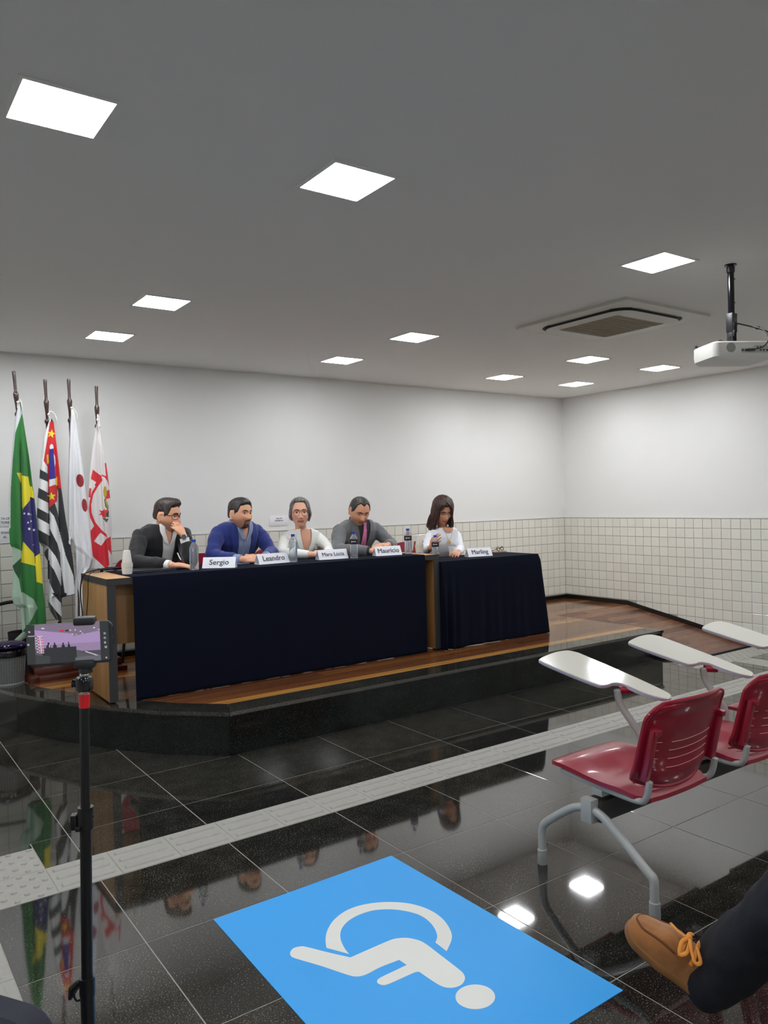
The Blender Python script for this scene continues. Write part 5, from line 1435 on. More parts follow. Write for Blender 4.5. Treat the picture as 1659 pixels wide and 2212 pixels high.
# ============ 3: woman in white with silver hair
def woman_silver():
    M = Hc(651, 1157, 5.83); F = Vector((-.12, -1, 0)); hips = Vector((M.x+.02, 6.10, ZD+.50))
    H = Hc(648, 1108, 5.74); hf = face_dir(648, 1108, 5.74, 3, 2)
    elR = Hc(607, 1203, 5.66); elR.z = Z1+.045; wrR = Hc(676, 1203, 5.40); wrR.z = Z1+.034
    elL = Hc(712, 1190, 5.66); elL.z = Z1+.05; wrL = Hc(708, 1199, 5.46); wrL.z = Z1+.036
    arms = [dict(el=elR, wr=wrR, hd=Vector((.9, -.1, .06)), hn=Vector((.1, -.7, .7)), side=-1, curl=.7, thumb=.5),
            dict(el=elL, wr=wrL, hd=Vector((-.9, -.3, .02)), hn=Vector((.1, -.4, .9)), side=1, curl=.7, thumb=.6)]
    k = dict(female=True, brow=(92, 74, 66), lip=(188, 100, 96), gaze=(0, 0), lid=.22, wide=1.06, jaw=.85, nose=.9, neck=.047, hand=.92, chin=.8)
    P = person('person in a white blouse with silver hair and round glasses, facing the camera', H, hf, Vector((.0, 0, 1)), (234, 178, 150), k, M, .150, F, hips, arms, None, None)
    bl = mat('white_knit', (240, 240, 233), .8, bump=.9, bscale=160)
    j, bvh = garment(P, 'blouse', arms, bl, g=.018, arm_g=.014, noise_a=.006, seed=3, sleeve_end=.03, female=True)
    fr = P['fr']; L_ = -P['root'].location
    skn = mat('chest_skin', (230, 172, 144), .5)
    drape('neckline', bvh, fr, [(.044, .085), (.046, .03), (.034, -.05), (.018, -.11), (.004, -.135)], [(-.044, .085), (-.048, .03), (-.040, -.05), (-.022, -.11), (-.006, -.135)], skn, P['root'], .0028).location = L_
    drape('collar_fold', bvh, fr, [(.075, .075), (.088, .0), (.070, -.07), (.045, -.13), (.012, -.165)], [(.046, .085), (.048, .02), (.037, -.05), (.020, -.11), (.002, -.135)], bl, P['root'], .010, thick=.006).location = L_
    drape('collar_fold', bvh, fr, [(-.046, .085), (-.050, .02), (-.042, -.05), (-.024, -.11), (-.006, -.135)], [(-.078, .075), (-.094, .0), (-.078, -.07), (-.050, -.13), (-.016, -.165)], bl, P['root'], .010, thick=.006).location = L_
    b = MB()
    for s_ in (-1, 1):
        c = fr.M+fr.R*(s_*.016)+Vector((0, 0, -.155))+fr.F*.155; b.ball(c, (.022, .012, .014), 12, 8)
        b.tube([c, c+fr.R*(s_*.012)+Vector((0, 0, -.035)), c+fr.R*(s_*.016)+Vector((0, 0, -.06))], [.009, .010, .004], 8)
    P['fin'](b.build('bow', bl, P['root']))
    for v in (-.06, -.105, -.15, -.20): drape('knit_band', bvh, fr, [(-.085, v), (-.10, v-.001), (-.135, v-.004)], [(-.085, v-.018), (-.10, v-.019), (-.135, v-.022)], mat('sheer_band', (206, 208, 202), .8), P['root'], .0035, n=4, thick=.001).location = L_
    hair = hairmat('silver_hair', (62, 60, 58), (140, 136, 130))
    def hl(phi):
        a = abs(phi-.1); return .80-.06*a if a < .60 else .764-1.22*sm((a-.60)/.50) if a < 1.2 else -.46
    th = lambda phi, lam: .006+.010*sm(lam/.8)
    P['fin'](hair_cap(P['HM'], hl, th, hair, P['root'], 4, .003, kk=k))
    rr = random.Random(5)
    def path(phi):
        a = head_pt(phi, 1.2, k); c = head_pt(phi, .55, k); e = head_pt(phi, .0, k); n_ = Vector((math.sin(phi), math.cos(phi)*.7, 0)).normalized(); bk = sm((abs(phi)-1.9)/.8)
        z = -.058-.012*noise.noise(Vector((phi*9, 3, 1)))-.010*bk
        return [a*1.01+Vector((0, 0, .010)), c+n_*.009, e+n_*(.011+.004*bk), Vector((e.x*1.0, e.y-.006, -.034))+n_*.011, Vector((e.x*.93, e.y-.010, z))+n_*.003]
    hair_sheet(P, (1.02, 2*PI-1.02), path, hair, 'bob', 120, 6, .0028, .007, 4)
    glasses(P, mat('rose_gold_frame', (170, 120, 112), .25, metal=.6), 'round', .0265, .0245, .0014)
    for s_ in (-1, 1): P['fin'](MB().ball(P['HM'] @ Vector((s_*.076, .004, -.048)), (.0045, .0045, .008), 8, 6).build('earring', M_black, P['root']))
    trousers(P, hips, F, mat('dark_trousers', (30, 30, 34), .8), M_darkshoe)
    seat_chair(M.x, 6.06, 'burgundy chair hidden behind the silver-haired woman')
woman_silver()
# ============ 4: man in grey suit with pink tie, looking down
def man_grey():
    M = Hc(772, 1137, 5.74); F = Vector((.0, -1, 0)); hips = Vector((M.x-.02, 6.06, ZD+.50))
    H = Hc(776, 1104, 5.62); hf = face_dir(776, 1104, 5.62, 24, -24)
    elR = Hc(728, 1192, 5.58); elR.z = Z1+.05; wrR = Hc(802, 1192, 5.32); wrR.z = Z1+.036
    elL = Hc(846, 1182, 5.60); elL.z = Z1+.06; wrL = Hc(838, 1183, 5.40); wrL.z = Z1+.072
    arms = [dict(el=elR, wr=wrR, hd=Vector((.92, -.12, .22)), hn=Vector((-.1, -.6, .8)), side=-1, curl=.35, thumb=.4),
            dict(el=elL, wr=wrL, hd=Vector((-.95, -.15, -.05)), hn=Vector((.0, -.35, .95)), side=1, curl=.35, thumb=.4)]
    k = dict(brow=(36, 28, 26), beard=.22, beardc=(96, 72, 62), lip=(168, 102, 94), gaze=(0, -.4), lid=.92, wide=1.12, chin=1.1, nose=1.1, jaw=.85, neck=.060, frown=.002)
    P = person('person in a grey suit with pink tie looking down at his hands', H, hf, Vector((.04, 0, 1)), (226, 166, 132), k, M, .185, F, hips, arms, None, None)
    suit = mat('grey_suit', (106, 108, 110), .8, bump=.5, bscale=700, sheen=.2, var=.06, vscale=200); shirt = mat('dark_shirt', (44, 46, 54), .7)
    j, bvh = garment(P, 'jacket', arms, suit, g=.028, arm_g=.022, noise_a=.009, seed=4, sleeve_end=.03)
    fr = P['fr']; L_ = -P['root'].location
    drape('shirt_front', bvh, fr, [(.062, .09), (.068, .02), (.050, -.08), (.030, -.18), (.012, -.26)], [(-.055, .09), (-.062, .02), (-.052, -.08), (-.035, -.18), (-.020, -.26)], shirt, P['root'], .004).location = L_
    tie = mat('pink_tie', (226, 126, 168), .45)
    drape('necktie', bvh, fr, [(.014, .035), (.012, .008), (.013, -.02), (.022, -.12), (.026, -.25)], [(-.020, .035), (-.016, .008), (-.015, -.02), (-.024, -.12), (-.034, -.25)], tie, P['root'], .010, n=6, thick=.004).location = L_
    P['fin'](MB().box(fr.M+fr.F*.098+Vector((0, 0, .022)), (.034, .022, .034), None, .008).build('tie_knot', tie, P['root']))
    drape('lapel', bvh, fr, [(.090, .075), (.122, -.02), (.104, -.10), (.066, -.19), (.016, -.28)], [(.060, .08), (.064, .0), (.048, -.08), (.029, -.18), (.010, -.26)], suit, P['root'], .009, thick=.003).location = L_
    drape('lapel', bvh, fr, [(-.056, .08), (-.060, .0), (-.050, -.08), (-.034, -.18), (-.020, -.26)], [(-.088, .075), (-.122, -.02), (-.106, -.10), (-.070, -.19), (-.024, -.28)], suit, P['root'], .009, thick=.003).location = L_
    collar(P, shirt, r=.070, gap=.9); cuffs(P, arms, mat('charcoal_cuff', (36, 38, 46), .7), idx=(0,), r=.036, l0=.035, l1=.012)
    hair = hairmat('cropped_hair', (30, 26, 24), (70, 64, 60))
    hl0 = hairline_short(.78, nape=-.6, peak=-.10)
    hl = lambda phi: hl0(phi)+.16*G(abs(phi)-.50, .22)
    th = lambda phi, lam: .0035+.006*sm((lam-.1)/.8)
    P['fin'](hair_cap(P['HM'], hl, th, hair, P['root'], 6, .0012, kk=k))
    trousers(P, hips, F, suit, M_darkshoe)
    seat_chair(M.x-.02, 6.03, 'burgundy chair hidden behind the man in the grey suit')
man_grey()
# ============ 5: woman with long dark hair, reaching for a bottle
def woman_dark():
    M = Hc(957, 1152, 5.61); F = Vector((-.10, -1, 0)); hips = Vector((M.x+.0, 5.88, ZD+.50))
    H = Hc(956, 1103, 5.54); hf = face_dir(956, 1103, 5.54, 24, -24)
    elR = Hc(921, 1193, 5.46); elR.z = Z2+.075; wrR = Hc(930, 1184, 5.27); wrR.z += .0
    elL = Hc(994, 1196, 5.50); elL.z = Z2+.05; wrL = Hc(990, 1199, 5.33); wrL.z = Z2+.034
    arms = [dict(el=elR, wr=wrR, hd=Vector((.10, -.55, .62)), hn=Vector((-.9, -.2, .2)), side=-1, curl=.28, thumb=.1),
            dict(el=elL, wr=wrL, hd=Vector((-.75, -.55, .0)), hn=Vector((.3, -.3, .9)), side=1, curl=.75, thumb=.6)]
    k = dict(female=True, brow=(40, 28, 24), lip=(180, 100, 96), gaze=(0, -.4), lid=.92, wide=1.02, jaw=1.0, nose=.92, neck=.046, hand=.92, chin=.85)
    P = person('person in white top with long dark hair and gold necklace reaching for bottle', H, hf, Vector((-.03, 0, 1)), (212, 152, 122), k, M, .150, F, hips, arms, None, None)
    top = mat('white_top', (240, 240, 245), .7, bump=.2, bscale=300)
    j, bvh = garment(P, 'blouse', arms, top, g=.014, arm_g=.010, noise_a=.004, seed=5, sleeve_end=.02, female=True)
    fr = P['fr']; L_ = -P['root'].location
    drape('neckline', bvh, fr, [(.052, .085), (.056, .055), (.040, .022), (.012, .008), (.003, .006)], [(-.052, .085), (-.056, .055), (-.040, .022), (-.012, .008), (-.003, .006)], mat('chest_skin_tan', (212, 152, 122), .5), P['root'], .003).location = L_
    b = MB()
    pts = []
    for u, v in [(.045, .05), (.032, .0), (.018, -.04), (.0, -.068), (-.018, -.04), (-.032, .0), (-.045, .05)]:
        o_ = fr.M+fr.R*u+fr.U*v; h_ = bvh.ray_cast(o_+fr.F*.45, -fr.F, .9)[0] or o_+fr.F*.1; pts.append(h_+fr.F*.004)
    gold = mat('gold', (216, 180, 110), .3, metal=.8)
    nk = P['fin'](MB().tube(catmull(pts, 4), .0014, 5).build('necklace', gold, P['root']))
    q = (fr.F*-1).to_track_quat('Z', 'Y').to_matrix()
    MB().lathe([(0, -.002), (.016, -.002), (.017, 0), (0, .002)], n=20, M=q, c=pts[3]+Vector((0, 0, -.014))+fr.F*.002).build('pendant', gold, nk)
    hair = hairmat('dark_brown_hair', (30, 18, 15), (84, 54, 42))
    def hl(phi):
        a = abs(phi-.15)
        return .62-.02*a if a < .45 else (.61-1.15*sm((a-.45)/.5) if a < 1.0 else -.5)
    th = lambda phi, lam: .014+.010*sm(lam/.9)+.006*sm((abs(phi)-.8)/.5)
    P['fin'](hair_cap(P['HM'], hl, th, hair, P['root'], 7, .003, kk=k))
    rr = random.Random(9); sp = []
    def path(phi):
        ap = phi if phi < PI else 2*PI-phi; sg = 1 if phi < PI else -1
        a = head_pt(phi, 1.2, k); c = head_pt(phi, .6, k); e = head_pt(phi, .0, k); n_ = Vector((math.sin(phi), math.cos(phi)*.7, 0)).normalized(); fr_ = 1-sm((ap-.8)/.8)
        L = -.170+.010*noise.noise(Vector((phi*7, 1, 2)))+.02*fr_; fl = .030+.012*noise.noise(Vector((phi*4, 5, 2)))
        f2 = Vector((0, -.012*fr_, 0))
        return [a*1.02+Vector((0, 0, .014)), c+n_*.017, e+n_*(.018+.004*(1-fr_)), Vector((e.x, e.y, -.060))+n_*(.024)+f2, Vector((e.x, e.y, -.115))+n_*fl+f2*1.5, Vector((e.x*1.0, e.y, L))+n_*(fl+.004)+f2*2]
    hair_sheet(P, (.74, 2*PI-.74), path, hair, 'long_hair', 190, 7, .0034, .010, 7)
    for sg in (-1, 1):                           # fringe swept to both sides of the parting
        def fr_path(u, sg=sg):
            t = u; return [Vector((.010+sg*.004, .030+.055*t, .131-.016*t)), Vector((.010+sg*(.030-.006*t), .060+.036*t, .112-.018*t)), Vector((sg*(.052-.010*t), .076+.016*t, .074-.014*t)), Vector((sg*(.070-.003*t), .060+.012*t, .030)), Vector((sg*(.079), .044+.008*t, -.02)), Vector((sg*.086, .028, -.075))]
        hair_sheet(P, (0, 1), fr_path, hair, 'fringe', 26, 6, .0015, .007, 3+sg)
    for q in range(60):
        ph0 = .85+(2*PI-1.7)*rr.random(); pt = path(ph0); n_ = Vector((math.sin(ph0), math.cos(ph0), 0))
        sp.append([pt[3], pt[4]+n_*.003, pt[5]+n_*.003+Vector((0, 0, -.004)), pt[5]+n_*(.008*rr.random()-.004)+Vector((0, 0, -.014-.014*rr.random()))])
    strands(P, sp, hair, 'hair_ends', .0045)
    for s_ in (-1,): P['fin'](MB().ball(P['HM'] @ Vector((s_*.079, .012, -.038)), .0035, 8, 6).build('earring', M_white, P['root']))
    trousers(P, hips, F, mat('black_trousers', (24, 24, 28), .8), M_darkshoe)
    seat_chair(M.x, 5.86, 'burgundy chair hidden behind the long-haired woman')
woman_dark()

# ================================================================ FLAGS
A_ = lambda x, y: (x/3.95, 780+y/3.95)
B_ = lambda x, y: (x/6.38, 1000+y/6.38)
C_ = lambda x, y: (x/3.95, 1280+y/3.95)
def PA(*p): return [A_(*q) for q in p]
def PB(*p): return [B_(*q) for q in p]
def PC(*p): return [C_(*q) for q in p]
def ell(c, rx, ry, f, n=24, rot=0):
    return [f(c[0]+rx*math.cos(2*PI*k/n)*math.cos(rot)-ry*math.sin(2*PI*k/n)*math.sin(rot), c[1]+rx*math.cos(2*PI*k/n)*math.sin(rot)+ry*math.sin(2*PI*k/n)*math.cos(rot)) for k in range(n)]
def star(c, r, f, rot=0): return [f(c[0]+(r if k % 2 == 0 else r*.42)*math.sin(PI*k/5+rot), c[1]-(r if k % 2 == 0 else r*.42)*math.cos(PI*k/5+rot)) for k in range(10)]
FLAGS = []
M_flag = mat('flag_cloth', (255, 255, 255), .75, sheen=.2, attr='Col')
def interp(tab, y):
    if y <= tab[0][1]: return tab[0][0]
    for (x0, y0), (x1, y1) in zip(tab[:-1], tab[1:]):
        if y0 <= y <= y1: return x0+(x1-x0)*(y-y0)/max(1e-6, y1-y0)
    return tab[-1][0]
def flag(name, label, left, right, base, patches, folds, Y, y0, y1, seed):
    """hanging cloth: front sheet with folds, closed by a looser sheet behind; printed pattern from patches"""
    b = MB(); cols = []; rr = random.Random(seed)
    step = .8; ny = int((y1-y0)/step); nx = 96
    bb = [(min(p[0] for p in q), max(p[0] for p in q), min(p[1] for p in q), max(p[1] for p in q)) for _, q in patches]
    def colour(x, y):
        c = base
        for (cc, poly), (xa, xb, ya, yb) in zip(patches, bb):
            if xa <= x <= xb and ya <= y <= yb and inside(x, y, poly): c = cc
        return lin(c)
    back = []
    nb = 10
    for j in range(ny+1):
        y = y0+(y1-y0)*j/ny; xl, xr = interp(left, y), interp(right, y); w = xr-xl; t = (y-y0)/(y1-y0)
        for i in range(nx+1):
            s_ = i/nx; x = xl+w*s_
            dpt = 0
            for (tab, amp, wid) in folds:        # sharp creases given in picture columns
                xf = interp(tab, y); u = (x-xf)/wid; dpt += amp*min(1, t*4)*math.exp(-u*u)
            dpt += .010*min(1, t*3)*math.sin(s_*7+seed+t*1.5)+.006*min(1, t*3)*math.sin(s_*15+seed*2-t*3)
            edge = 1-(2*s_-1)**6
            p = at(x, y, 'y', Y); d = (p-Vector(CAM)).normalized(); p = p+d*(dpt-.02*edge*min(1, t*6+.2))
            b.v.append(tuple(p)); cols.append(colour(x, y))
        for i in range(1, nb):                   # the folded-away cloth behind
            s_ = 1-i/nb; x = xl+w*s_; p = at(x, y, 'y', Y); d = (p-Vector(CAM)).normalized()
            q = p+d*(.012+.030*math.sin(PI*i/nb)*min(1, t*4)+.008*math.sin(i*2.3+t*3)*min(1, t*4)); b.v.append(tuple(q)); cols.append(lin(base) if i > 1 else lin(base))
    N = nx+nb
    for j in range(ny):
        for i in range(N):
            k = (i+1) % N; b.f.append((j*N+i, j*N+k, (j+1)*N+k, (j+1)*N+i))
    b.f.append(tuple(range(N))); b.f.append(tuple(reversed(range(ny*N, (ny+1)*N)))); b.mi = [0]*len(b.f); b.col = cols
    o = b.build(name, M_flag, None, smooth=70); recenter(o); tag(o, label, 'flag'); FLAGS.append(o); return o
M_pole = mat('dark_turned_wood', (58, 30, 22), .3, coat=.4)
FY = 6.12
def pole(px_top, py_top, px_bot, py_bot, Y, label, base_pt):
    a = at(px_top, py_top, 'y', Y); c = base_pt
    d = (a-c); L = d.length; q = d.to_track_quat('Z', 'Y').to_matrix()
    t = empty('flagpole', c); tag(t, label, 'flagpole')
    r = .0135
    MB().lathe([(r, 0), (r, L-.36), (r*1.0, L-.345)], n=18, M=q).build('shaft', M_pole, t)
    MB().lathe([(r, L-.345), (r*1.0, L-.33), (.019, L-.322), (.021, L-.310), (.017, L-.298), (.010, L-.293), (.012, L-.24), (.017, L-.19), (.019, L-.165), (.012, L-.15), (.010, L-.14), (.011, L-.07), (.013, L-.012), (.011, L), (0, L)], n=18, M=q).build('turned_finial', M_pole, t)
    return t
# stand: two stepped wooden rails along the wall, poles socketed in it
st0 = Vector((1.11, 6.06, ZD)); st1 = Vector((1.75, 6.08, ZD))
fs_ = empty('flag_stand', ((st0.x+st1.x)/2, 6.10, ZD)); tag(fs_, 'dark reddish wooden stepped stand holding the four flagpoles', 'flag stand')
M_stand = wood('stand_wood', (58, 24, 16), (92, 42, 26), .3, 'X', 2, 1.6)
def fsb(b, name, m=M_stand): o = b.build(name, m, fs_); o.location = -fs_.location; return o
fsb(MB().slab(1.10, 1.80, 5.99, 6.25, ZD, ZD+.035, .004), 'base_board')
fsb(MB().slab(1.15, 1.78, 6.055, 6.20, ZD+.0355, ZD+.085, .004), 'upper_board')
b = MB(); b.slab(1.105, 1.17, 5.975, 6.26, ZD+.0, ZD+.042, .004); fsb(b, 'end_block')
bx = [1.215, 1.36, 1.50, 1.665]
tops = [(29.5, 802, 6.14), (97, 820, 6.16), (148, 819, 6.16), (208, 834, 6.16)]
plabs = ['dark turned wooden flagpole of the green and yellow flag, leftmost', 'dark turned wooden flagpole of the black and white striped flag', 'dark turned wooden flagpole of the white flag with dark red spots', 'dark turned wooden flagpole of the red and white flag, rightmost']
for (px_, py_, yy), x, l in zip(tops, bx, plabs):
    pole(px_, py_, 0, 0, yy, l, Vector((x, 6.13, ZD+.086)))
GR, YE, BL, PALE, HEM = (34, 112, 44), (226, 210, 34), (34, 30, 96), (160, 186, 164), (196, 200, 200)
WH, BK, RD, BLUE2 = (222, 222, 222), (34, 36, 40), (204, 30, 34), (36, 30, 140)
left = [(41, 869), (37, 885), (33, 905), (27, 955), (24, 1000), (20.5, 1040), (19, 1080), (21, 1130), (20, 1145), (21.5, 1175), (27, 1186), (27.5, 1250), (25, 1290), (30, 1306), (42, 1313), (45, 1335), (48, 1365)]
right = [(44, 869), (48, 893), (54, 930), (63, 987), (70, 1045), (75, 1080), (81, 1135), (87, 1195), (92, 1260), (97, 1300), (100, 1340), (96, 1365)]
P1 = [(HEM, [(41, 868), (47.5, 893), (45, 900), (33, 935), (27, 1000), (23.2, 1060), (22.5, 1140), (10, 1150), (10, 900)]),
      (YE, PA((143, 953), (182, 955), (180, 1045))),
      (YE, PB((295, 170), (390, 190), (412, 322), (445, 328), (470, 492), (415, 480), (412, 515), (320, 645), (305, 600))),
      (BL, PB((415, 465), (470, 490), (550, 1240), (480, 1292), (465, 1250), (320, 1080), (302, 900), (303, 690), (325, 620), (412, 515))),
      (YE, PB((318, 1085), (470, 1252), (488, 1418), (287, 1368), (303, 1250))),
      (YE, PB((484, 1290), (552, 1245), (600, 1668), (500, 1638))),
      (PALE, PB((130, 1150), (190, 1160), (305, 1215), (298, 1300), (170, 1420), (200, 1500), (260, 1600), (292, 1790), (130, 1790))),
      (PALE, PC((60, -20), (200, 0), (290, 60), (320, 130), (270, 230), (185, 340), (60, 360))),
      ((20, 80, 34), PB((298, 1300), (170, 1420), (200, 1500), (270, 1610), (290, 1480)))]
for c, r in (((335, 695), 19), ((395, 703), 24), ((387, 822), 18), ((428, 802), 17), ((403, 908), 25), ((468, 925), 24), ((458, 1130), 8), ((431, 713), 8)): P1.append(((232, 232, 240), star(c, r, B_, .2)))
flag('flag', 'green flag with yellow diamond and starry blue disc, hanging leftmost', left, right, GR, P1,
     [([(47, 880), (44, 960), (45, 1020), (46, 1120), (48, 1250), (60, 1360)], .035, 4), ([(50, 900), (60, 1010), (66, 1080), (74, 1200), (80, 1360)], .022, 4)], FY-.04, 869, 1365, 1)
left = [(108, 903), (104, 915), (95, 940), (88, 990), (85, 1033), (81.5, 1071), (80, 1100), (79.5, 1130), (83, 1168), (93, 1182), (96, 1200), (103, 1212), (103.5, 1260), (103, 1300), (107, 1318), (119, 1336), (122, 1342)]
right = [(111, 903), (116, 912), (122, 957), (129, 1020), (133, 1058), (142, 1122), (150, 1165), (157, 1205), (161.5, 1250), (161.5, 1284), (134, 1291), (133, 1342)]
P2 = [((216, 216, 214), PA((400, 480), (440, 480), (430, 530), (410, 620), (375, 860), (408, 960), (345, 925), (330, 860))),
      (WH, PB((540, -60), (655, -100), (655, 130), (580, 90), (560, 60))),
      (WH, PB((480, 205), (552, 212), (662, 262), (664, 412), (535, 345), (480, 345))),
      (WH, PB((480, 478), (522, 478), (667, 552), (670, 702), (510, 615), (480, 615))),
      (WH, PB((480, 750), (508, 750), (677, 842), (682, 1002), (518, 912), (480, 912))),
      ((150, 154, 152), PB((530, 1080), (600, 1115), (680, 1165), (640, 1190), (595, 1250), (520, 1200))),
      (RD, PA((425, 515), (460, 515), (480, 640), (510, 950), (525, 1085), (490, 1085), (487, 1195), (418, 1252), (413, 1070), (405, 900), (372, 850), (410, 620))),
      (YE, star((438, 620), 38, A_, .2)), (YE, PA((398, 800), (412, 795), (418, 870), (402, 880))),
      (WH, ell((440, 735), 17, 26, A_)), (BLUE2, PA((425, 752), (455, 746), (473, 1003), (419, 1012), (418, 850))),
      (WH, PA((458, 790), (470, 815), (474, 870), (466, 905))), (WH, PA((419, 1012), (474, 1000), (478, 1052), (419, 1072))),
      (YE, PA((480, 990), (487, 985), (490, 1055), (478, 1068))), (YE, star((440, 1155), 40, A_, -.1)),
      (WH, PA((468, 1212), (487, 1196), (490, 1085), (497, 1120), (500, 1330), (492, 1290))),
      (WH, PB((680, 655), (745, 735), (812, 920), (828, 1240), (790, 1110), (686, 905))),
      (WH, PB((672, 1165), (770, 1290), (842, 1460), (845, 1700), (745, 1475), (665, 1365))),
      (WH, PB((655, 1590), (748, 1790), (640, 1790))),
      (WH, PB((815, 930), (905, 1280), (1015, 1560), (1032, 1790), (892, 1790), (838, 1420), (828, 1250))),
      (WH, PC((395, 0), (440, -10), (520, 90), (532, 260), (395, 260))),
      (BK, PC((405, 62), (430, 95), (480, 160), (532, 215), (532, 260), (470, 225), (425, 150))),
      (BK, PC((440, 0), (540, 30), (530, 90), (515, 85))), (WH, PC((560, -60), (650, -60), (650, 8), (570, 26)))]
flag('flag', 'black and white striped flag with red corner and blue map, second from left', left, right, BK, P2,
     [([(112, 915), (104, 1000), (105, 1090), (107, 1200), (104, 1340)], .032, 3.5), ([(114, 920), (122, 1010), (127, 1110), (132, 1240), (136, 1340)], .028, 4)], FY-.01, 903, 1342, 2)
left = [(154, 884), (152, 905), (149.5, 957), (147, 1033), (146, 1084), (148, 1147), (154, 1165), (160, 1178), (163, 1200), (163, 1345)]
right = [(160, 884), (165, 915), (174, 977), (180, 1020), (187, 1079), (195, 1150), (201, 1208), (197, 1225), (184, 1240), (180, 1345)]
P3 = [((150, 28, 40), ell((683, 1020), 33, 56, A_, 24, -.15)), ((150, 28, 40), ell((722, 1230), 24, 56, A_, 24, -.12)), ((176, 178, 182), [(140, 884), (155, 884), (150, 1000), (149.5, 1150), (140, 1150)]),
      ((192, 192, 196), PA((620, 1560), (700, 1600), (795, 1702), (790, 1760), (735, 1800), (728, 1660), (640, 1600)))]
flag('flag', 'white flag with two dark red spots, third from left', left, right, (224, 224, 226), P3,
     [([(160, 900), (156, 1000), (156, 1150), (170, 1300)], .028, 3), ([(163, 930), (168, 1050), (178, 1170), (176, 1300)], .014, 5)], FY-.005, 884, 1345, 3)
left = [(209, 915), (206, 925), (200, 968), (195, 1012), (192, 1052), (191, 1085), (195, 1147), (198, 1185), (199, 1205), (190, 1228)]
right = [(213, 915), (218, 935), (227, 985), (234, 1032), (238, 1075), (240, 1110), (242, 1135), (242, 1165), (243, 1228)]
RD4 = (206, 30, 46)
P4_ = [(RD4, PB((1280, 92), (1400, 182), (1403, 240), (1322, 332), (1252, 212))), ((216, 210, 206), PB((1253, 222), (1325, 265), (1272, 362), (1232, 345))),
       (RD4, PB((1232, 345), (1258, 352), (1250, 480), (1215, 470))),
       (RD4, PB((1405, 205), (1330, 300), (1265, 400), (1236, 520), (1224, 640), (1240, 750), (1300, 872), (1400, 975), (1475, 1025), (1472, 985), (1400, 925), (1312, 815), (1264, 690), (1256, 580), (1285, 440), (1350, 325), (1412, 240))),
       (RD4, PB((1300, 868), (1475, 1010), (1478, 1040), (1525, 1012), (1542, 1272), (1490, 1190), (1507, 1405), (1468, 1465), (1280, 1290), (1250, 1085), (1245, 940))),
       ((218, 212, 210), PB((1385, 960), (1475, 1030), (1395, 1142), (1293, 1080))),
       (RD4, PB((1442, 0), (1466, 0), (1506, 345), (1480, 250), (1440, 195), (1402, 182), (1400, 158), (1462, 182))),
       (RD4, PB((1478, 380), (1505, 368), (1522, 482), (1448, 502), (1450, 470))),
       ((176, 150, 40), ell((1448, 400), 26, 80, B_)), ((60, 96, 50), PB((1432, 495), (1462, 500), (1495, 600), (1490, 660), (1450, 600))),
       ((186, 160, 60), PB((1446, 515), (1462, 512), (1488, 610), (1480, 630))), ((200, 38, 46), star((1418, 690), 66, B_, .4)),
       ((206, 44, 52), PB((1390, 680), (1470, 640), (1500, 660), (1455, 765), (1410, 740))), ((46, 66, 50), PB((1455, 700), (1500, 655), (1500, 745), (1470, 750))),
       ((40, 84, 56), PB((1405, 752), (1465, 770), (1500, 765), (1468, 822)))]
flag('flag', 'white flag with red cross, ring and coat of arms, rightmost', left, right, (214, 208, 206), P4_,
     [([(213, 930), (220, 1020), (226, 1120), (234, 1228)], .026, 3.5), ([(206, 930), (202, 1020), (205, 1120), (215, 1228)], .012, 5)], FY+.0, 915, 1228, 4)
M_string = mat('white_cord', (226, 226, 222), .7)
def cord(b, fl): o = b.build('cord', M_string, fl); o.location = -fl.location
for k, pts in enumerate(([A_(150, 400), A_(152, 350), A_(170, 330), A_(185, 360), A_(195, 420)], [A_(425, 500), A_(415, 455), A_(430, 430), A_(465, 450), A_(485, 510)],
                         [A_(615, 480), A_(610, 400), A_(630, 410), A_(655, 450), A_(658, 490)], [A_(843, 560), A_(832, 500), A_(833, 455), A_(842, 480), A_(850, 560)])):
    b = MB(); b.tube(catmull([at(x, y, 'y', FY-.045) for x, y in pts], 5), .0035, 6)
    b.ball(at(*pts[1], 'y', FY-.045), .009, 8, 6); cord(b, FLAGS[k])
b = MB(); b.tube(catmull([at(*A_(x, y), 'y', FY-.05) for x, y in ((600, 1410), (596, 1450), (592, 1500), (600, 1560), (590, 1540), (610, 1480), (600, 1460))], 5), .0045, 6); cord(b, FLAGS[2])

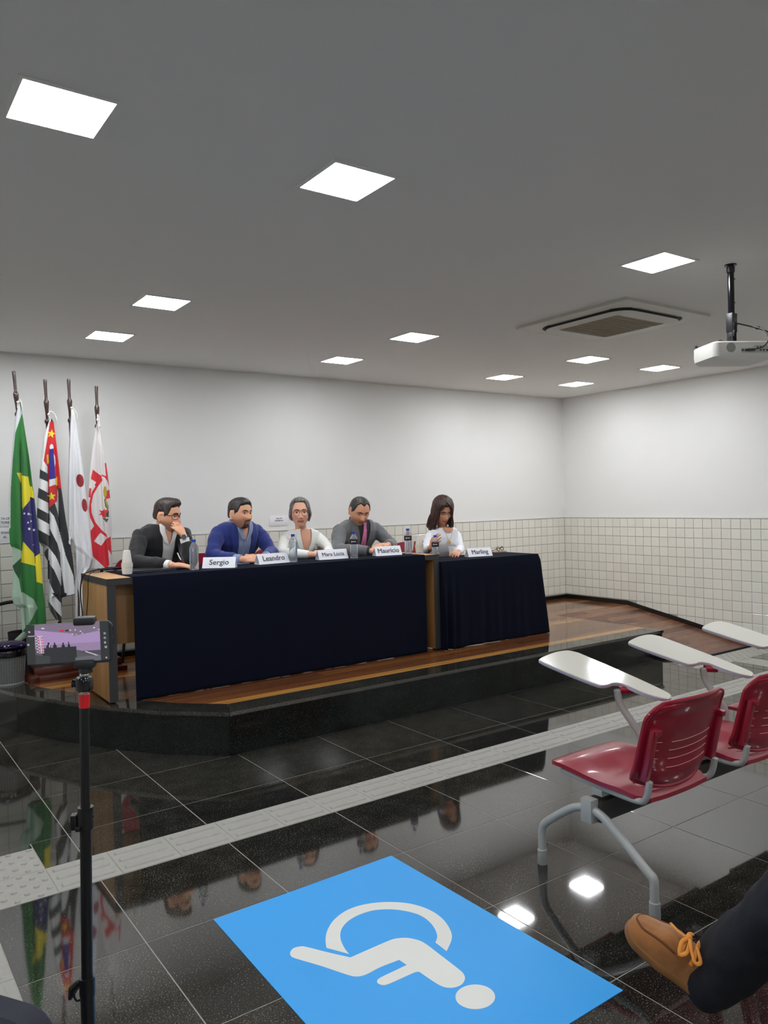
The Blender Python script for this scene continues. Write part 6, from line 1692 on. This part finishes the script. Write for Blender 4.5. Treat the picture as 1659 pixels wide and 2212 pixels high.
# ================================================================ SEATED LISTENER: only a crossed leg reaches into the picture
M_jean = mat('dark_navy_jeans', (13, 15, 26), .85, bump=.6, bscale=500)
M_suede = mat('tan_suede', (152, 98, 48), .9, bump=.4, bscale=900, sheen=.3, var=.12, vscale=40); M_sole = mat('crepe_sole', (140, 96, 52), .85, bump=.8, bscale=300)
M_lace = mat('orange_lace', (216, 138, 50), .7)
def listener():
    t = empty('person', (2.2, .35, 0)); tag(t, 'person in dark jeans and tan moccasin shoe, leg crossed, at the lower right', 'person')
    bas = Vector(t.location)
    def fin(o): o.location = -bas; return o
    toe = at_d(1349, 2003, 2.13); heel = at_d(1545, 2168, 1.98)
    L = (toe-heel).length
    fd = (toe-heel).normalized()
    ankle = at_d(1535, 2075, 2.00)
    knee = at_d(1880, 1790, 1.76); hip = Vector((2.16, .33, .56))
    # shoe frame: fd forwards, up leaning to the right of the picture, sole towards lower left
    view = (heel-Vector(CAM)).normalized()
    up_img = (Vector(RT)*.62+Vector(UP)*.78); up_ = (up_img-view*.62); up_ = (up_-fd*up_.dot(fd)).normalized(); sd = fd.cross(up_).normalized()
    if sd.dot(view) > 0: sd = -sd
    sl = .272
    O = toe-fd*sl
    def S(f, s_, u): return O+fd*(f*sl)+sd*s_+up_*u
    hw = lambda f: .036*(1-((f-.0)/.18-1)**2*.35 if f < .18 else 1) * (1 if f < .3 else 1+.38*sm((f-.3)/.35)) * (1 if f < .80 else max(.03, 1-((f-.80)/.20)**2.3)**.5)
    def off(f): return -.006*sm((f-.5)/.4)
    nf, na = 44, 28
    b = MB()                                     # crepe sole
    vs = []; n = 0
    loop = [(f/30, 1) for f in range(31)]+[(f/30, -1) for f in range(29, 0, -1)]
    for (k_, u) in ((1.0, -.0), (1.04, .004), (1.04, .019), (1.0, .022)): vs += [S(.0+f*1.0, s_*(hw(min(.999, f))+.004)*k_+off(f), u+.010*sm((f-.8)/.2)) for f, s_ in loop]
    m = len(loop); b.add(vs, [(q*m+i, q*m+(i+1) % m, (q+1)*m+(i+1) % m, (q+1)*m+i) for q in range(3) for i in range(m)]+[tuple(range(m)), tuple(range(3*m, 4*m))])
    shoe = fin(b.build('shoe', M_sole, t))
    b = MB()                                     # suede upper
    top = lambda f: .030+.050*sm((.98-f)/.45)+.012*sm((.45-f)/.3)
    def U(i, j):
        f = .02+.965*i/(nf-1); a = PI*j/(na-1); w = hw(f)+.0035; h = top(f)*min(1, ((1-f)/.10+.12))**.5
        ca, sa = math.cos(a), math.sin(a)
        return S(f, w*math.copysign(abs(ca)**.7, ca)*(1-.12*sa)+off(f), .018+h*abs(sa)**.75+.010*sm((f-.8)/.2))
    b.grid(U, nf, na); up = b.build('upper', M_suede, shoe, smooth=80)
    # moccasin seam: apron edge line and raised apron
    b = MB(); pts = []
    def onU(f, a_): i = (f-.02)/.965*(nf-1); j = a_/PI*(na-1); i0 = max(0, min(nf-2, int(i))); j0 = max(0, min(na-2, int(j))); p = U(i0, j0).lerp(U(i0+1, j0), i-i0); q = U(i0, j0+1).lerp(U(i0+1, j0+1), i-i0); return p.lerp(q, j-j0)
    for k_ in range(41):
        t_ = k_/40; s_ = 2*t_-1; f = .50+.44*(1-abs(s_)**2.6); a_ = PI/2+s_*PI*.30*(1 if abs(s_) > .4 else 1)
        pts.append(onU(f, a_)+up_*.001)
    b.tube(pts, .0030, 7); b.build('apron_seam', mat('suede_seam', (104, 62, 32), .9), up)
    nv = (onU(.6, PI*.5)-onU(.6, PI*.5)).length
    b = MB()
    def AP(i, j):
        s_ = -1+2*j/14; e = pts[int((s_+1)/2*40)]; base_ = onU(.50, PI/2+s_*PI*.30); return base_.lerp(e, i/12)+up_*(.0025*(1-s_*s_))
    b.grid(AP, 13, 15); b.build('apron', M_suede, up, smooth=80)
    # laces
    c = onU(.47, PI*.50)+up_*.006; dn = -sd if True else sd
    side = sd if sd.dot(Vector(CAM)-c) > 0 else -sd
    b = MB()
    def lace(ps, r=.0054): b.tube(catmull([c+fd*x*1.35+side*y*1.2+up_*z for x, y, z in ps], 6), r, 8, flat=tuple(up_))
    lace([(.0, -.03, -.004), (.004, -.01, .004), (.0, .03, .0), (-.004, .046, -.016)])
    lace([(-.022, -.03, -.004), (-.018, -.008, .005), (-.024, .03, .0), (-.026, .046, -.016)])
    lace([(0, 0, .006), (.016, .010, .010), (.040, -.002, .004)], .0048)
    lace([(0, 0, .008), (-.012, .03, .012), (-.030, .048, .002), (-.036, .036, .004), (-.018, .010, .008)], .0050)
    lace([(0, 0, .008), (.006, .03, .010), (-.002, .052, -.004), (-.010, .040, .004), (-.004, .01, .008)], .0050)
    b.ball(c+up_*.007, .008, 10, 8); b.build('laces', M_lace, up)
    # trousers: one surface over hips and both legs, the crossed one to the front
    b = MB(); an = ankle
    kneeL = Vector((2.02, .86, .50)); footL = Vector((2.02, .86, .10))
    limb(b, [Vector((2.30, .31, .55)), Vector((2.12, .31, .55))], [.135, .135], 16)
    an = an.lerp(heel, .28)+Vector(RT)*.014; cuff = an+(an-knee).normalized()*.034
    limb(b, [hip+Vector((.12, 0, .03)), knee+Vector((.0, .0, .0)), knee.lerp(an, .45), an, cuff], [.105, .082, .078, .075, .072], 20)
    limb(b, [hip, kneeL, footL+Vector((0, 0, .06))], [.10, .075, .062], 16)
    me = remesh(b, .009, 4, .010, 9, [M_jean], 'trousers', 3); tr = fin(link(bpy.data.objects.new('trousers', me), t))
    # the rest of the sitter, outside the picture
    b = MB(); R_ = Vector((1, 0, 0)); Fv = Vector((0, 1, 0)); M = Vector((2.20, .22, 1.12)); Hp = Vector((2.20, .29, .56))
    rings = [(Hp, .17, .12), (Hp.lerp(M, .35), .165, .12), (Hp.lerp(M, .7), .185, .125), (Hp.lerp(M, .92), .18, .11), (M+Vector((0, 0, .02)), .11, .08), (M+Vector((0, 0, .06)), .07, .06)]
    ringed(b, [(c_, rx, ry, R_, Fv) for c_, rx, ry in rings])
    hands = [Vector((2.08, .60, .76)), Vector((2.34, .58, .70))]
    for s_, hnd in ((-1, hands[0]), (1, hands[1])): limb(b, [M+Vector((s_*.10, 0, -.02)), M+Vector((s_*.19, 0, -.03)), M+Vector((s_*.24, .10, -.27)), hnd], [.07, .066, .055, .042], 14)
    fin(link(bpy.data.objects.new('shirt', remesh(b, .014, 3, .006, 8, [mat('dark_shirt_cotton', (36, 38, 46), .8)], 'shirt')), t))
    b = MB(); HM = Matrix.Translation(M+Vector((0, .03, .27)))
    b.grid(lambda i, j: HM @ head_pt(-PI+2*PI*i/60, -PI/2+PI*j/47), 60, 48, closed_u=True); limb(b, [M+Vector((0, 0, .03)), HM @ Vector((0, -.02, -.06))], [.06, .055], 16)
    for s_ in (-1, 1): b.ball(HM @ Vector((s_*.075, -.008, -.008)), (.008, .017, .03), 10, 8)
    for s_, hnd in ((-1, hands[0]), (1, hands[1])): hand(b, hnd, (-s_*.4, .9, -.1), (0, .1, 1), -s_, .35)
    k = dict(); me = remesh(b, .006, 1, mats=[mat('skin', (196, 144, 118), .5, attr='Col')], name='body'); skin_colors(me, HM.inverted(), (196, 144, 118), k)
    fin(link(bpy.data.objects.new('body', me), t))
    fin(hair_cap(HM, hairline_short(.62, nape=-.6), lambda p_, l_: .010, hairmat('black_hair', (20, 16, 16), (50, 44, 40)), t, 3, .002))
    b = MB(); rg = [(footL+Vector((0, -.06, -.062)), .034, .036), (footL+Vector((0, .0, -.055)), .038, .042), (footL+Vector((0, .10, -.066)), .044, .032), (footL+Vector((0, .18, -.076)), .036, .022), (footL+Vector((0, .215, -.082)), .018, .015)]
    ringed(b, [(c_, rx, rz_, R_, Vector((0, 0, 1))) for c_, rx, rz_ in rg], 18); fin(b.build('shoe', M_suede, t))
listener()
o = copy_tree(base_chair); o.location = Vector((2.20, .36, 0)); o['label'] = 'red tablet-arm chair under the seated listener, outside the picture'; o['group'] = 'chairs of the second row'
for q in list(o.children):
    if q.name.startswith(('writing_tablet', 'tablet_', 'hinge', 'screw')): bpy.data.objects.remove(q)
beam(1.98, 3.3, .36, 'steel beam of the second chair row, outside the picture')
# corner of a dark upholstered chair back at the lower left edge, close to the camera
pr = at_d(100, 2196, 1.30); pl = at_d(0, 2221, 1.34)
dx = Vector((pr.x-pl.x, pr.y-pl.y, 0)).normalized(); rz = math.atan2(dx.y, dx.x)
W_ = .44; cen = pr-dx*(W_/2)
cs = empty('padded_chair', (cen.x, cen.y, 0), rz); tag(cs, 'dark grey padded chair whose backrest corner shows at the lower left picture corner', 'chair')
M_pad = mat('charcoal_upholstery', (44, 46, 58), .85, bump=.4, bscale=400)
b = MB(); n_ = 0
loop = rrect(W_, .40, .06, 8)
vs = []
M_ = Matrix.Translation((0, 0, pr.z-.205)) @ Matrix.Rotation(PI/2, 4, 'X')
lv = [(.97, -.030), (1, -.022), (1, .022), (.97, .030)]; n_ = len(loop)
for k_, z in lv: vs += [M_ @ Vector((p[0]*k_, p[1]*k_, z)) for p in loop]
b.add(vs, [(q*n_+i, q*n_+(i+1) % n_, (q+1)*n_+(i+1) % n_, (q+1)*n_+i) for q in range(3) for i in range(n_)]+[tuple(range(n_)), tuple(range(3*n_, 4*n_))]).build('backrest', M_pad, cs)
b = MB(); b.prism(rrect(.44, .42, .06), .06, z0=.40); b.build('seat', M_pad, cs).location = (0, -.26, 0)
for sx in (-1, 1):
    for y in (-.08, -.42): MB().tube([(sx*.19, y, .41), (sx*.20, y, .0)], .012, 10).build('leg', M_black, cs)
    MB().tube([(sx*.15, -.10, .42), (sx*.15, -.0, .46), (sx*.15, .0, .60)], .011, 8).build('back_tube', M_black, cs)
